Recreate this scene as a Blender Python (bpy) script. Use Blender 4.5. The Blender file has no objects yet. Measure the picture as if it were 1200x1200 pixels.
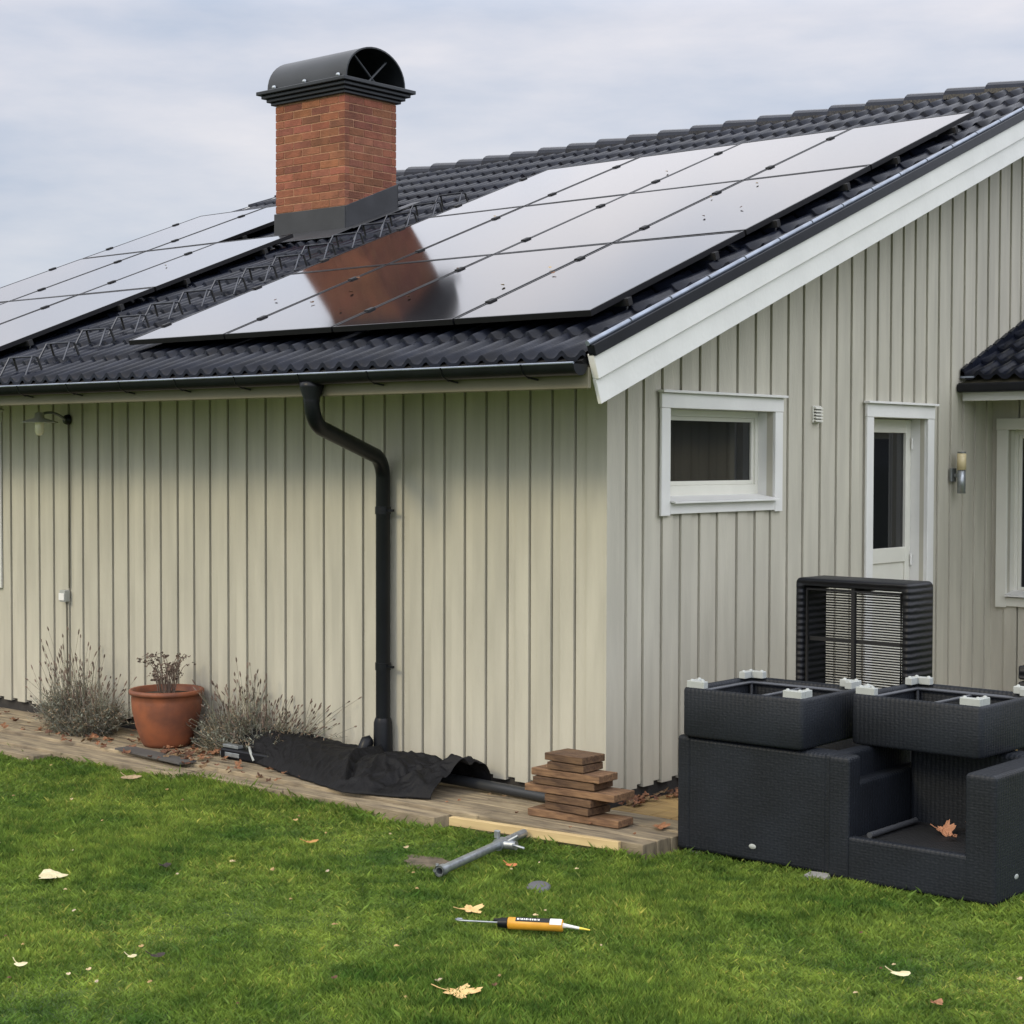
import bpy, bmesh, math, random
import numpy as np
from mathutils import Matrix, Vector
random.seed(7); RNG = np.random.default_rng(7)
SC = bpy.context.scene
R = math.radians
# ------------------------------------------------------------------ camera
cam = bpy.data.objects.new("camera", bpy.data.cameras.new("camera"))
SC.collection.objects.link(cam); SC.camera = cam
rt = Vector((0.7590722, 0.6510024, 0.0022692)); up = Vector((-0.0225705, 0.0228334, 0.9994845)); fw = Vector((-0.650615, 0.7587321, -0.0320256))
m = Matrix((rt, up, -fw)).transposed().to_4x4(); m.translation = (6.452, -8.395, 2.05)
cam.matrix_world = m
cam.data.sensor_width = 36; cam.data.lens = 61.75; cam.data.clip_end = 2000; cam.data.clip_start = 0.05
# ------------------------------------------------------------------ world and sun
SUN_EL, SUN_AZ = 33.0, 193.0       # azimuth, degrees clockwise from +y
w = bpy.data.worlds.new("World"); SC.world = w; w.use_nodes = True
nt = w.node_tree; N = nt.nodes; L = nt.links
bg = N["Background"]; bg.inputs[1].default_value = 0.12
sky = N.new("ShaderNodeTexSky"); sky.sky_type = 'NISHITA'; sky.sun_disc = False
sky.sun_elevation = R(SUN_EL); sky.sun_rotation = R(SUN_AZ)
tc = N.new("ShaderNodeTexCoord"); sep = N.new("ShaderNodeSeparateXYZ"); L.new(tc.outputs["Generated"], sep.inputs[0])
# overcast layer: brighter towards the zenith
ramp = N.new("ShaderNodeValToRGB"); L.new(sep.outputs[2], ramp.inputs[0])
e = ramp.color_ramp.elements
e[0].position = 0.0; e[0].color = (0.28, 0.31, 0.36, 1)
e[1].position = 1.0; e[1].color = (0.80, 0.81, 0.86, 1)
for p_, c_ in ((0.10, (0.33, 0.345, 0.38, 1)), (0.24, (0.39, 0.39, 0.42, 1)), (0.36, (0.84, 0.83, 0.87, 1)), (0.6, (0.84, 0.84, 0.88, 1))):
    q = e.new(p_); q.color = c_
mp = N.new("ShaderNodeMapping"); mp.inputs['Scale'].default_value = (1.6, 1.6, 6.0); L.new(tc.outputs["Generated"], mp.inputs[0])
nz = N.new("ShaderNodeTexNoise"); nz.inputs['Scale'].default_value = 3.2; nz.inputs['Detail'].default_value = 7; nz.inputs['Roughness'].default_value = 0.55
L.new(mp.outputs[0], nz.inputs[0])
cr = N.new("ShaderNodeValToRGB"); L.new(nz.outputs[0], cr.inputs[0])
cr.color_ramp.elements[0].position = 0.30; cr.color_ramp.elements[0].color = (0.80, 0.89, 1.0, 1)
cr.color_ramp.elements[1].position = 0.72; cr.color_ramp.elements[1].color = (1.30, 1.25, 1.20, 1)
mul = N.new("ShaderNodeMix"); mul.data_type = 'RGBA'; mul.blend_type = 'MULTIPLY'; mul.inputs[0].default_value = 1.0
L.new(ramp.outputs[0], mul.inputs[6]); L.new(cr.outputs[0], mul.inputs[7])
sc_ = N.new("ShaderNodeVectorMath"); sc_.operation = 'SCALE'; sc_.inputs['Scale'].default_value = 15.0; # unseen sky to the camera's right brightened to light the gable wall
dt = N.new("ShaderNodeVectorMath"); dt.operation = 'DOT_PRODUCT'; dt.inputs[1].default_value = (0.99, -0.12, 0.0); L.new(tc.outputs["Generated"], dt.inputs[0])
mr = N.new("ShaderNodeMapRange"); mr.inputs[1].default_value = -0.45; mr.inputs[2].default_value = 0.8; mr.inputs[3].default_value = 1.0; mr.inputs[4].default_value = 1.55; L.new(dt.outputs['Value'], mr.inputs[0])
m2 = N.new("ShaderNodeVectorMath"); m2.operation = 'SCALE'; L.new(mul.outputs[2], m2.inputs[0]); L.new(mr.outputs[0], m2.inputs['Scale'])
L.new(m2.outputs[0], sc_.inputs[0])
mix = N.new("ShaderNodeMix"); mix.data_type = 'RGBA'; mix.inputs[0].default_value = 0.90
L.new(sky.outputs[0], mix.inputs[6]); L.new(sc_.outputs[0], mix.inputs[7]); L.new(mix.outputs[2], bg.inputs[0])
sl = bpy.data.lights.new("sun", 'SUN'); sl.energy = 1.25; sl.angle = R(14); sl.color = (1.0, 0.85, 0.53)
so = bpy.data.objects.new("sun", sl); SC.collection.objects.link(so)
sd = Vector((math.sin(R(SUN_AZ)) * math.cos(R(SUN_EL)), math.cos(R(SUN_AZ)) * math.cos(R(SUN_EL)), math.sin(R(SUN_EL))))
so.rotation_euler = sd.to_track_quat('Z', 'Y').to_euler()
SC.view_settings.view_transform = 'Standard'; SC.view_settings.look = 'None'
SC.view_settings.exposure = 0.0; SC.view_settings.gamma = 1.0

# ------------------------------------------------------------------ materials
def mat(name, col, rough=0.6, metal=0.0, var=0.0, vscale=3.0, vstretch=(1, 1, 1), col2=None, bump=0.0, bscale=40.0, bstretch=(1, 1, 1),
        attr=False, spec=0.5, ior=1.5, coat=0.0, detail=4.0, lo=0.35, hi=0.65, wave=None, sheen=0.0):
    M = bpy.data.materials.new(name); M.use_nodes = True
    n = M.node_tree.nodes; l = M.node_tree.links; b = n["Principled BSDF"]
    b.inputs['Roughness'].default_value = rough; b.inputs['Metallic'].default_value = metal
    b.inputs['IOR'].default_value = ior; b.inputs['Specular IOR Level'].default_value = spec; b.inputs['Coat Weight'].default_value = coat
    t = n.new("ShaderNodeTexCoord")
    out = None
    c2 = col2 or tuple(max(0, c * (1 - var)) for c in col)
    if var > 0 or col2:
        mp = n.new("ShaderNodeMapping"); mp.inputs['Scale'].default_value = vstretch; l.new(t.outputs['Object'], mp.inputs[0])
        z = n.new("ShaderNodeTexNoise"); z.inputs['Scale'].default_value = vscale; z.inputs['Detail'].default_value = detail; l.new(mp.outputs[0], z.inputs[0])
        r = n.new("ShaderNodeValToRGB"); l.new(z.outputs[0], r.inputs[0])
        r.color_ramp.elements[0].position = lo; r.color_ramp.elements[0].color = (*c2, 1)
        r.color_ramp.elements[1].position = hi; r.color_ramp.elements[1].color = (*col, 1)
        out = r.outputs[0]
    if attr:
        a = n.new("ShaderNodeAttribute"); a.attribute_name = "tint"
        mx = n.new("ShaderNodeMix"); mx.data_type = 'RGBA'; mx.blend_type = 'MULTIPLY'; mx.inputs[0].default_value = 1
        if out: l.new(out, mx.inputs[6])
        else: mx.inputs[6].default_value = (*col, 1)
        l.new(a.outputs['Color'], mx.inputs[7]); out = mx.outputs[2]
    if out: l.new(out, b.inputs['Base Color'])
    else: b.inputs['Base Color'].default_value = (*col, 1)
    nrm = None
    if bump > 0:
        mp = n.new("ShaderNodeMapping"); mp.inputs['Scale'].default_value = bstretch; l.new(t.outputs['Object'], mp.inputs[0])
        z = n.new("ShaderNodeTexNoise"); z.inputs['Scale'].default_value = bscale; z.inputs['Detail'].default_value = 5; l.new(mp.outputs[0], z.inputs[0])
        bp = n.new("ShaderNodeBump"); bp.inputs['Strength'].default_value = bump; bp.inputs['Distance'].default_value = 0.01
        l.new(z.outputs[0], bp.inputs['Height']); nrm = bp
    if wave:                                   # list of (axis, scale, strength)
        for ax, s, st in wave:
            wv = n.new("ShaderNodeTexWave"); wv.wave_type = 'BANDS'; wv.bands_direction = ax; wv.inputs['Scale'].default_value = s
            wv.inputs['Distortion'].default_value = 0.6; wv.inputs['Detail'].default_value = 1; wv.inputs['Detail Scale'].default_value = 2
            l.new(t.outputs['Object'], wv.inputs[0])
            bp = n.new("ShaderNodeBump"); bp.inputs['Strength'].default_value = st; bp.inputs['Distance'].default_value = 0.006
            l.new(wv.outputs[1], bp.inputs['Height'])
            if nrm: l.new(nrm.outputs[0], bp.inputs['Normal'])
            nrm = bp
    if nrm: l.new(nrm.outputs[0], b.inputs['Normal'])
    return M

SIDING = mat("siding_paint", (0.535, 0.508, 0.418), 0.62, var=0.14, vscale=1.9, vstretch=(5, 5, 0.7), bump=0.35, bscale=30, bstretch=(6, 6, 0.5), attr=True, detail=6)
WHITE = mat("white_paint", (0.74, 0.735, 0.70), 0.5, var=0.06, vscale=4, bump=0.15, bscale=30)
CREAM = mat("cream_paint", (0.70, 0.69, 0.61), 0.45, var=0.05, vscale=5)
TRIMBEIGE = mat("eave_paint", (0.20, 0.18, 0.12), 0.6, var=0.15, vscale=3)
TILE = mat("roof_tile_glaze", (0.009, 0.0115, 0.021), 0.31, col2=(0.004, 0.005, 0.009), vscale=5, bump=0.2, bscale=60, spec=0.22, detail=6)
BLACK = mat("black_steel", (0.007, 0.008, 0.011), 0.36, spec=0.28, var=0.3, vscale=6, bump=0.08, bscale=20)
BLACKM = mat("black_matt", (0.012, 0.012, 0.013), 0.7)
RIM = mat("steel_rim", (0.30, 0.34, 0.41), 0.32, metal=0.5, var=0.3, vscale=8)
CAPM = mat("cap_metal", (0.030, 0.034, 0.038), 0.42, metal=0.3, var=0.25, vscale=3, bump=0.05, bscale=10)
FLASH = mat("lead_flashing", (0.045, 0.047, 0.052), 0.5, metal=0.2, var=0.25, vscale=4, bump=0.15, bscale=12)
BRICK = mat("brick", (0.275, 0.10, 0.054), 0.85, var=0.28, vscale=9, bump=0.8, bscale=70, attr=True)
MORTAR = mat("mortar", (0.46, 0.25, 0.15), 0.95, var=0.3, vscale=20, bump=0.5, bscale=90)
PV = mat("pv_glass", (0.006, 0.006, 0.008), 0.085, spec=0.5, ior=1.6)
PVF = mat("pv_frame", (0.012, 0.012, 0.014), 0.4, metal=0.4)
ALU = mat("galvanised", (0.42, 0.45, 0.47), 0.42, metal=0.75, var=0.3, vscale=25, bump=0.1, bscale=60)
STEP = mat("step_steel", (0.10, 0.105, 0.12), 0.38, metal=0.7, var=0.4, vscale=12)
GLASS = mat("window_glass", (0.010, 0.011, 0.012), 0.03, spec=0.5, ior=1.5)
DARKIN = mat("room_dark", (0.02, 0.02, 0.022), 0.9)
CURT = mat("curtain", (0.09, 0.09, 0.09), 0.9)
PLINTH = mat("plinth", (0.055, 0.05, 0.045), 0.95, var=0.4, vscale=10, bump=0.5)
DECK = mat("weathered_deck", (0.43, 0.345, 0.22), 0.85, col2=(0.145, 0.115, 0.08), vscale=2.6, vstretch=(1.5, 9, 3), bump=0.6, bscale=14, bstretch=(2, 25, 10), attr=True, detail=8, lo=.3, hi=.7)
DECKY = mat("deck_side", (0.44, 0.29, 0.11), 0.85, col2=(0.22, 0.145, 0.06), vscale=2.0, vstretch=(1.5, 9, 3), bump=0.6, bscale=14, bstretch=(2, 25, 10), attr=True, detail=8, lo=.3, hi=.7)
PLANK = mat("old_plank", (0.27, 0.155, 0.078), 0.85, col2=(0.095, 0.05, 0.028), vscale=4.5, vstretch=(2, 12, 14), bump=0.7, bscale=20, bstretch=(2, 20, 20), attr=True, detail=8, lo=.3, hi=.7)
NEWWOOD = mat("fresh_timber", (0.66, 0.50, 0.25), 0.7, col2=(0.52, 0.38, 0.19), vscale=3, vstretch=(1, 10, 10), bump=0.2, bscale=30)
TERRA = mat("terracotta", (0.31, 0.098, 0.042), 0.6, col2=(0.17, 0.062, 0.036), vscale=6, bump=0.25, bscale=30, detail=7)
SOIL = mat("soil", (0.06, 0.04, 0.025), 1.0, var=0.5, vscale=30, bump=1, bscale=60)
WICK = mat("dark_wicker", (0.0105, 0.0135, 0.0195), 0.55, var=0.4, vscale=3, spec=0.35, bump=0.25, bscale=60, wave=[('X', 12, 0.22), ('Y', 12, 0.28), ('Z', 22, 0.06)])
WICKH = mat("dark_wicker_rows", (0.011, 0.012, 0.016), 0.5, var=0.25, vscale=2, spec=0.35, wave=[('Z', 7, 0.9)])
WICKT = mat("dark_wicker_bands", (0.011, 0.012, 0.016), 0.5, var=0.25, vscale=2, spec=0.35, wave=[('Y', 8, 1.0)])
WINN = mat("wicker_inside", (0.007, 0.0075, 0.009), 0.7, var=0.3, vscale=3, wave=[('X', 17, 0.5), ('Y', 17, 0.5)])
TUBE = mat("frame_tube", (0.085, 0.09, 0.10), 0.4, metal=0.3)
GREYPL = mat("grey_plastic", (0.40, 0.42, 0.40), 0.55, var=0.12, vscale=12)
TARP = mat("tarp_fabric", (0.0085, 0.0085, 0.010), 0.62, spec=0.22, var=0.3, vscale=5, bump=0.4, bscale=60)
PIPE = mat("drain_plastic", (0.03, 0.033, 0.037), 0.45, var=0.2)
ORANGE = mat("orange_plastic", (0.75, 0.36, 0.035), 0.4, var=0.15, vscale=20)
YEL = mat("yellow_tip", (0.8, 0.62, 0.08), 0.4)
LWHITE = mat("label_white", (0.78, 0.78, 0.76), 0.5)
OPAL = mat("opal_shade", (0.62, 0.52, 0.30), 0.4)
GREYM = mat("lamp_metal", (0.22, 0.23, 0.22), 0.4, metal=0.6)
GALVL = mat("lamp_galvanised", (0.50, 0.51, 0.46), 0.45, metal=0.1)
JAR = mat("lamp_glass", (0.85, 0.80, 0.62), 0.12)
DIRT = mat("bare_earth", (0.16, 0.125, 0.085), 0.95, col2=(0.075, 0.06, 0.04), vscale=14, bump=0.9, bscale=40)
LEAFB = mat("brown_leaf", (0.34, 0.155, 0.07), 0.7, attr=True, var=0.35, vscale=30)
LEAFY = mat("yellow_leaf", (0.72, 0.50, 0.22), 0.65, col2=(0.58, 0.36, 0.14), vscale=25, bump=0.3, bscale=60)
LEAFP = mat("pale_leaf", (0.66, 0.60, 0.38), 0.65, col2=(0.5, 0.43, 0.24), vscale=25)
SAGE = mat("lavender_foliage", (0.17, 0.18, 0.15), 0.8, attr=True)
SEED = mat("seed_heads", (0.13, 0.095, 0.075), 0.9, attr=True)

def grass_mat(name, blades):
    M = bpy.data.materials.new(name); M.use_nodes = True
    n = M.node_tree.nodes; l = M.node_tree.links; b = n["Principled BSDF"]
    b.inputs['Roughness'].default_value = 0.6; b.inputs['Specular IOR Level'].default_value = 0.25
    t = n.new("ShaderNodeTexCoord")
    def noise(s, d, rgh=0.55):
        z = n.new("ShaderNodeTexNoise"); z.inputs['Scale'].default_value = s; z.inputs['Detail'].default_value = d; z.inputs['Roughness'].default_value = rgh
        l.new(t.outputs['Object'], z.inputs[0]); return z
    z1 = noise(1.5, 6, 0.65); r = n.new("ShaderNodeValToRGB"); l.new(z1.outputs[0], r.inputs[0])
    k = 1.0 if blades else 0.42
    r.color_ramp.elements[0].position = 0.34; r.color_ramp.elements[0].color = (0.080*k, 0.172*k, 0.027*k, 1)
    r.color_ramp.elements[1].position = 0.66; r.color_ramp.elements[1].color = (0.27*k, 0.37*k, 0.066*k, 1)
    z2 = noise(7, 4); r2 = n.new("ShaderNodeValToRGB"); l.new(z2.outputs[0], r2.inputs[0])
    r2.color_ramp.elements[0].position = 0.36; r2.color_ramp.elements[0].color = (0.55, 0.62, 0.6, 1)
    r2.color_ramp.elements[1].position = 0.62; r2.color_ramp.elements[1].color = (1.2, 1.15, 1.1, 1)
    mx = n.new("ShaderNodeMix"); mx.data_type = 'RGBA'; mx.blend_type = 'MULTIPLY'; mx.inputs[0].default_value = 1
    l.new(r.outputs[0], mx.inputs[6]); l.new(r2.outputs[0], mx.inputs[7]); out = mx.outputs[2]
    if blades:
        a = n.new("ShaderNodeAttribute"); a.attribute_name = "tint"
        m2 = n.new("ShaderNodeMix"); m2.data_type = 'RGBA'; m2.blend_type = 'MULTIPLY'; m2.inputs[0].default_value = 1
        l.new(out, m2.inputs[6]); l.new(a.outputs['Color'], m2.inputs[7]); out = m2.outputs[2]
        tr = n.new("ShaderNodeBsdfTranslucent"); l.new(out, tr.inputs[0])
        ms = n.new("ShaderNodeMixShader"); ms.inputs[0].default_value = 0.3
        l.new(b.outputs[0], ms.inputs[1]); l.new(tr.outputs[0], ms.inputs[2]); l.new(ms.outputs[0], n["Material Output"].inputs[0])
    l.new(out, b.inputs['Base Color'])
    return M
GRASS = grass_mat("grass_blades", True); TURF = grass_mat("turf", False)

# ------------------------------------------------------------------ mesh builder
class MB:
    def __init__(s): s.v = []; s.f = []; s.t = []; s.sm = []; s.c = []
    def cut(s): s.c.append((len(s.v), len(s.f)))     # the next shape starts a piece of its own
    def pieces(s, name, m, parent=None, **kw):
        out = []; cs = s.c + [(len(s.v), len(s.f))]
        for (v0, f0), (v1, f1) in zip(cs[:-1], cs[1:]):
            if f1 == f0: continue
            b = MB(); b.v = s.v[v0:v1]; b.f = [[i-v0 for i in f] for f in s.f[f0:f1]]; b.t = s.t[f0:f1]; b.sm = s.sm[f0:f1]
            out.append(b.build(name, m, parent, **kw))
        return out
    def add(s, vs, fs, tint=1.0, smooth=False):
        o = len(s.v); s.v += [tuple(map(float, q)) for q in vs]
        for f in fs: s.f.append([i + o for i in f]); s.t.append(tint); s.sm.append(smooth)
    def box(s, a, b, tint=1.0, M=None):
        x0, y0, z0 = a; x1, y1, z1 = b
        vs = [(x0,y0,z0),(x1,y0,z0),(x1,y1,z0),(x0,y1,z0),(x0,y0,z1),(x1,y0,z1),(x1,y1,z1),(x0,y1,z1)]
        if M is not None: vs = [M @ Vector(q) for q in vs]
        s.add(vs, [(0,3,2,1),(4,5,6,7),(0,1,5,4),(1,2,6,5),(2,3,7,6),(3,0,4,7)], tint)
    def prism(s, poly, ax, c0, c1, tint=1.0):
        # poly in the two other axes (in xyz order), extruded along ax
        def P(q, c):
            q = list(q); q.insert(ax, c); return tuple(q)
        n = len(poly); vs = [P(q, c0) for q in poly] + [P(q, c1) for q in poly]
        fs = [tuple(range(n)), tuple(range(2*n-1, n-1, -1))] + [(i, i+n, (i+1) % n + n, (i+1) % n) for i in range(n)]
        s.add(vs, fs, tint)
    def tube(s, pts, r, n=10, cap=True, tint=1.0, ry=None):
        pts = [Vector(p) for p in pts]; rr = r if isinstance(r, (list, tuple)) else [r]*len(pts)
        vs = []; prev = None
        for i, p in enumerate(pts):
            d = ((pts[min(i+1, len(pts)-1)] - pts[max(i-1, 0)])).normalized()
            if prev is None:
                a = d.cross(Vector((0, 0, 1)))
                if a.length < 0.05: a = d.cross(Vector((0, 1, 0)))
            else: a = prev - d * prev.dot(d)
            a.normalize(); prev = a; b = d.cross(a)
            for k in range(n):
                th = 2*math.pi*k/n; vs.append(p + (a*math.cos(th) + b*math.sin(th)*(ry or 1)) * rr[i])
        fs = [(i*n+k, i*n+(k+1) % n, (i+1)*n+(k+1) % n, (i+1)*n+k) for i in range(len(pts)-1) for k in range(n)]
        s.add(vs, fs, tint, True)
        if cap:
            s.add(vs[:n][::-1], [tuple(range(n))], tint); s.add(vs[-n:], [tuple(range(n))], tint)
    def lathe(s, prof, c=(0,0,0), n=32, M=None):
        vs = []
        for r, z in prof:
            for k in range(n):
                th = 2*math.pi*k/n; q = Vector((r*math.cos(th), r*math.sin(th), z))
                if M is not None: q = M @ q
                vs.append(q + Vector(c))
        fs = [(i*n+k, i*n+(k+1) % n, (i+1)*n+(k+1) % n, (i+1)*n+k) for i in range(len(prof)-1) for k in range(n)]
        s.add(vs, fs, 1.0, True)
    def build(s, name, m, parent=None, bevel=0.0, smooth=None, seg=2):
        me = bpy.data.meshes.new(name)
        org = Vector((0, 0, 0))
        if parent is None or True:
            lo = np.array(s.v).min(0); hi = np.array(s.v).max(0)
            base = Vector(((lo[0]+hi[0])/2, (lo[1]+hi[1])/2, lo[2]))
        if parent is None: org = base
        vs = [(x-org.x, y-org.y, z-org.z) for x, y, z in s.v] if parent is None else s.v
        me.from_pydata(vs, [], s.f); me.materials.append(m)
        for p, q in zip(me.polygons, s.sm): p.use_smooth = q
        if any((t != 1.0) if not isinstance(t, tuple) else True for t in s.t):
            ca = me.color_attributes.new("tint", 'FLOAT_COLOR', 'CORNER'); arr = []
            for p, t in zip(me.polygons, s.t):
                c = (t, t, t, 1.0) if not isinstance(t, tuple) else (*t, 1.0)
                arr += list(c) * p.loop_total
            ca.data.foreach_set("color", arr)
        elif m.node_tree.nodes.get("Attribute"):
            ca = me.color_attributes.new("tint", 'FLOAT_COLOR', 'CORNER'); ca.data.foreach_set("color", [1.0]*(4*len(me.loops)))
        me.update()
        o = bpy.data.objects.new(name, me); SC.collection.objects.link(o)
        if parent is not None: o.parent = parent
        else: o.location = org
        if bevel > 0:
            bv = o.modifiers.new("bevel", 'BEVEL'); bv.width = bevel; bv.segments = seg; bv.limit_method = 'ANGLE'; bv.angle_limit = R(40)
            bv.harden_normals = False
        return o
def tag(o, label=None, cat=None, group=None, kind=None):
    if label: o['label'] = label
    if cat: o['category'] = cat
    if group: o['group'] = group
    if kind: o['kind'] = kind
    return o
def empty(name, loc, label, cat, group=None, rz=0.0):
    o = bpy.data.objects.new(name, None); SC.collection.objects.link(o); o.location = loc; o.rotation_euler = (0, 0, rz)
    o.empty_display_size = 0.1
    return tag(o, label, cat, group)
def copy_tree(o, parent=None):
    c = o.copy(); SC.collection.objects.link(c); c.parent = parent
    for ch in [q for q in SC.objects if q.parent == o]: copy_tree(ch, c)
    return c
def rt_(): return random.uniform(0.9, 1.08)

# ------------------------------------------------------------------ constants of the house
G = -0.15; DZ = -0.07                     # lawn level, deck level
T = 0.3833; RC = 2.93; PIT = math.atan(T) # roof slope and tile plane height at y = 0
RIDGE = 5.92; XL = -9.2; XR = 0.60
def rz(y, off=0.0): return RC + T*y + off
EAVE = -0.93

# ------------------------------------------------------------------ ground
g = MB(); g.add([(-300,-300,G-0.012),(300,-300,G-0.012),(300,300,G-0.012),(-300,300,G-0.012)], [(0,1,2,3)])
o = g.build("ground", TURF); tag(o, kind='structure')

# lawn blades
def lawn_h(x, y):
    return 0.010*np.sin(1.7*x+0.6*y)+0.008*np.sin(3.1*y-1.3*x+1)+0.006*np.sin(5.3*x+4.1*y)
def make_grass():
    cx, cy = 6.452, -8.395
    xs = []; ys = []
    n = 2300000
    X = RNG.uniform(-8.0, 7.5, n); Y = RNG.uniform(-7.2, 2.5, n)
    d = np.hypot(X-cx, Y-cy)
    # keep a wide wedge round the view
    fx, fy = -0.650615, 0.7587321
    dep = (X-cx)*fx+(Y-cy)*fy; lat = (X-cx)*0.759+(Y-cy)*0.651
    keep = (np.abs(lat) < dep*0.36+2.2) & (dep > 3.8)
    keep &= (np.abs(lat) < dep*0.32+0.3) | (RNG.uniform(0, 1, n) < 0.55)
    edge = -0.86+0.035*np.sin(X*2.3)+0.02*np.sin(X*9)
    edge = np.where(X > -0.6, -0.88+0.14*(X+0.5)+0.01*np.sin(X*9), edge); edge = np.where(X < -3.3, edge-0.085*(-3.3-X), edge)
    keep &= (Y < edge) | ((X > 0.84) & (Y < 2.5))
    keep &= ~((X > 0.84) & (X < 2.70) & (Y > -0.40) & (Y < 0.45))
    # bare patch and thin spots
    keep &= ~((((X+0.02)/0.20)**2+((Y+1.50)/0.13)**2) < RNG.uniform(0.4, 1.4, n))
    dens = np.clip(1.15-(dep-6)/14, 0.5, 1)
    keep &= RNG.uniform(0, 1, n) < dens
    X = X[keep]; Y = Y[keep]; n = len(X); edge = edge[keep]; print("grass blades", n)
    ptch = 0.5+0.5*np.sin(X*2.1+1.3*np.sin(Y*1.7))*np.sin(Y*2.7+1.1*np.sin(X*1.9))
    tall = 0.5+0.5*np.sin(X*7.3+2*np.sin(Y*5.1))*np.sin(Y*8.1+1.7*np.sin(X*6.3))
    h = RNG.uniform(0.016, 0.033, n)*(0.75+0.3*ptch+0.35*tall)
    h *= np.where(RNG.uniform(0, 1, n) < 0.02, 1.6, 1.0)
    eg = np.exp(-np.abs(Y-edge)/0.09); eg = np.maximum(eg, np.exp(-np.maximum(0, -0.42-Y)/0.06)*((X > 0.8) & (X < 2.9))); h *= 1+1.0*np.where(X > 0.8, 0.45, 1.0)*eg
    th = RNG.uniform(0, 2*math.pi, n); wd = RNG.uniform(0.0012, 0.0030, n)
    ln = RNG.uniform(0.2, 1.1, n)*h; la = RNG.uniform(0, 2*math.pi, n)+0.8*np.sin(X*1.3+Y)
    z0 = np.full(n, G-0.012)
    hz = h + lawn_h(X, Y).clip(-0.01, 0.02)
    ax = np.cos(th)*wd; ay = np.sin(th)*wd
    P = np.empty((n, 4, 3), np.float32)
    P[:, 0] = np.stack([X-ax, Y-ay, z0], 1); P[:, 1] = np.stack([X+ax, Y+ay, z0], 1)
    mx = X+np.cos(la)*ln*0.35; my = Y+np.sin(la)*ln*0.35
    P[:, 2] = np.stack([mx+ax*.8, my+ay*.8, z0+hz*0.62], 1)
    P[:, 3] = np.stack([X+np.cos(la)*ln, Y+np.sin(la)*ln, z0+hz], 1)
    me = bpy.data.meshes.new("lawn_grass"); me.vertices.add(4*n); me.vertices.foreach_set("co", P.ravel())
    b = (np.arange(n)*4)[:, None]
    F = np.concatenate([b+np.array([[0, 1, 2]]), b+np.array([[0, 2, 3]])], 1).reshape(-1)
    me.loops.add(6*n); me.loops.foreach_set("vertex_index", F.astype(np.int32))
    me.polygons.add(2*n); me.polygons.foreach_set("loop_start", (np.arange(2*n)*3).astype(np.int32))
    me.update(calc_edges=True)
    t = RNG.uniform(0.62, 1.22, n)
    col = np.stack([t, t, t*0.95, np.ones(n)], 1)
    dry = RNG.uniform(0, 1, n) < 0.05+0.12*np.clip(np.sin(X*1.9+2*np.sin(Y*1.3))*np.sin(Y*3.1+X), 0, 1)
    col[dry] = np.stack([t*1.9, t*1.35, t*1.7, np.ones(n)], 1)[dry]
    ca = me.color_attributes.new("tint", 'FLOAT_COLOR', 'POINT'); ca.data.foreach_set("color", np.repeat(col, 4, axis=0).astype(np.float32).ravel())
    me.materials.append(GRASS)
    o = bpy.data.objects.new("grass", me); SC.collection.objects.link(o)
    tag(o, "short green lawn grass in front of the house", "grass", kind='stuff')
make_grass()
# bare earth patch
g = MB(); pts = []
for k in range(28):
    a = 2*math.pi*k/28; r = 1+0.18*math.sin(3*a)+0.12*math.sin(7*a+1); pts.append((-0.02+0.20*r*math.cos(a), -1.50+0.13*r*math.sin(a), G-0.006))
g.add(pts, [tuple(range(28))]); tag(g.build("bare_earth", DIRT), kind='structure')

# ------------------------------------------------------------------ deck
dk = MB()
def plank(mb, x0, x1, y0, y1, z0, z1, t):
    mb.box((x0, y0, z0), (x1, y1, z1), t)
ys = [-0.02, -0.158, -0.295, -0.43, -0.565, -0.70]
for i in range(5):
    x = -9.0
    while x < 0.78:
        x1 = min(x+random.uniform(2.2, 3.6), 0.80)
        if 0.80-x1 < 0.6: x1 = 0.80
        plank(dk, x, x1-0.004, ys[i+1]+0.004, ys[i]-0.004, G-0.02, DZ-0.002+random.uniform(-0.004, 0.003), random.uniform(0.8, 1.15))
        x = x1
# outer edge boards, slightly out of line
for a, b, y0, y1, zz in ((-9.0, -4.3, -1.12, -0.96, -0.040), (-9.0, -2.9, -0.955, -0.705, -0.022), (-2.895, -1.95, -0.86, -0.705, -0.028), (-1.945, -0.62, -0.85, -0.705, -0.022)):
    plank(dk, a, b, y0, y1, G-0.02, DZ+zz, random.uniform(0.85, 1.1))
tag(dk.build("deck", DECK, bevel=0.004, seg=1), kind='structure')
dk = MB()
xs_ = [0.05, 0.20, 0.35, 0.50, 0.65, 0.80]
for i in range(5):
    plank(dk, xs_[i]+0.003, xs_[i+1]-0.003, -0.015, 5.15, G-0.02, DZ-0.004, random.uniform(0.85, 1.15))
tag(dk.build("side_deck", DECKY, bevel=0.004, seg=1), kind='structure')

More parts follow.
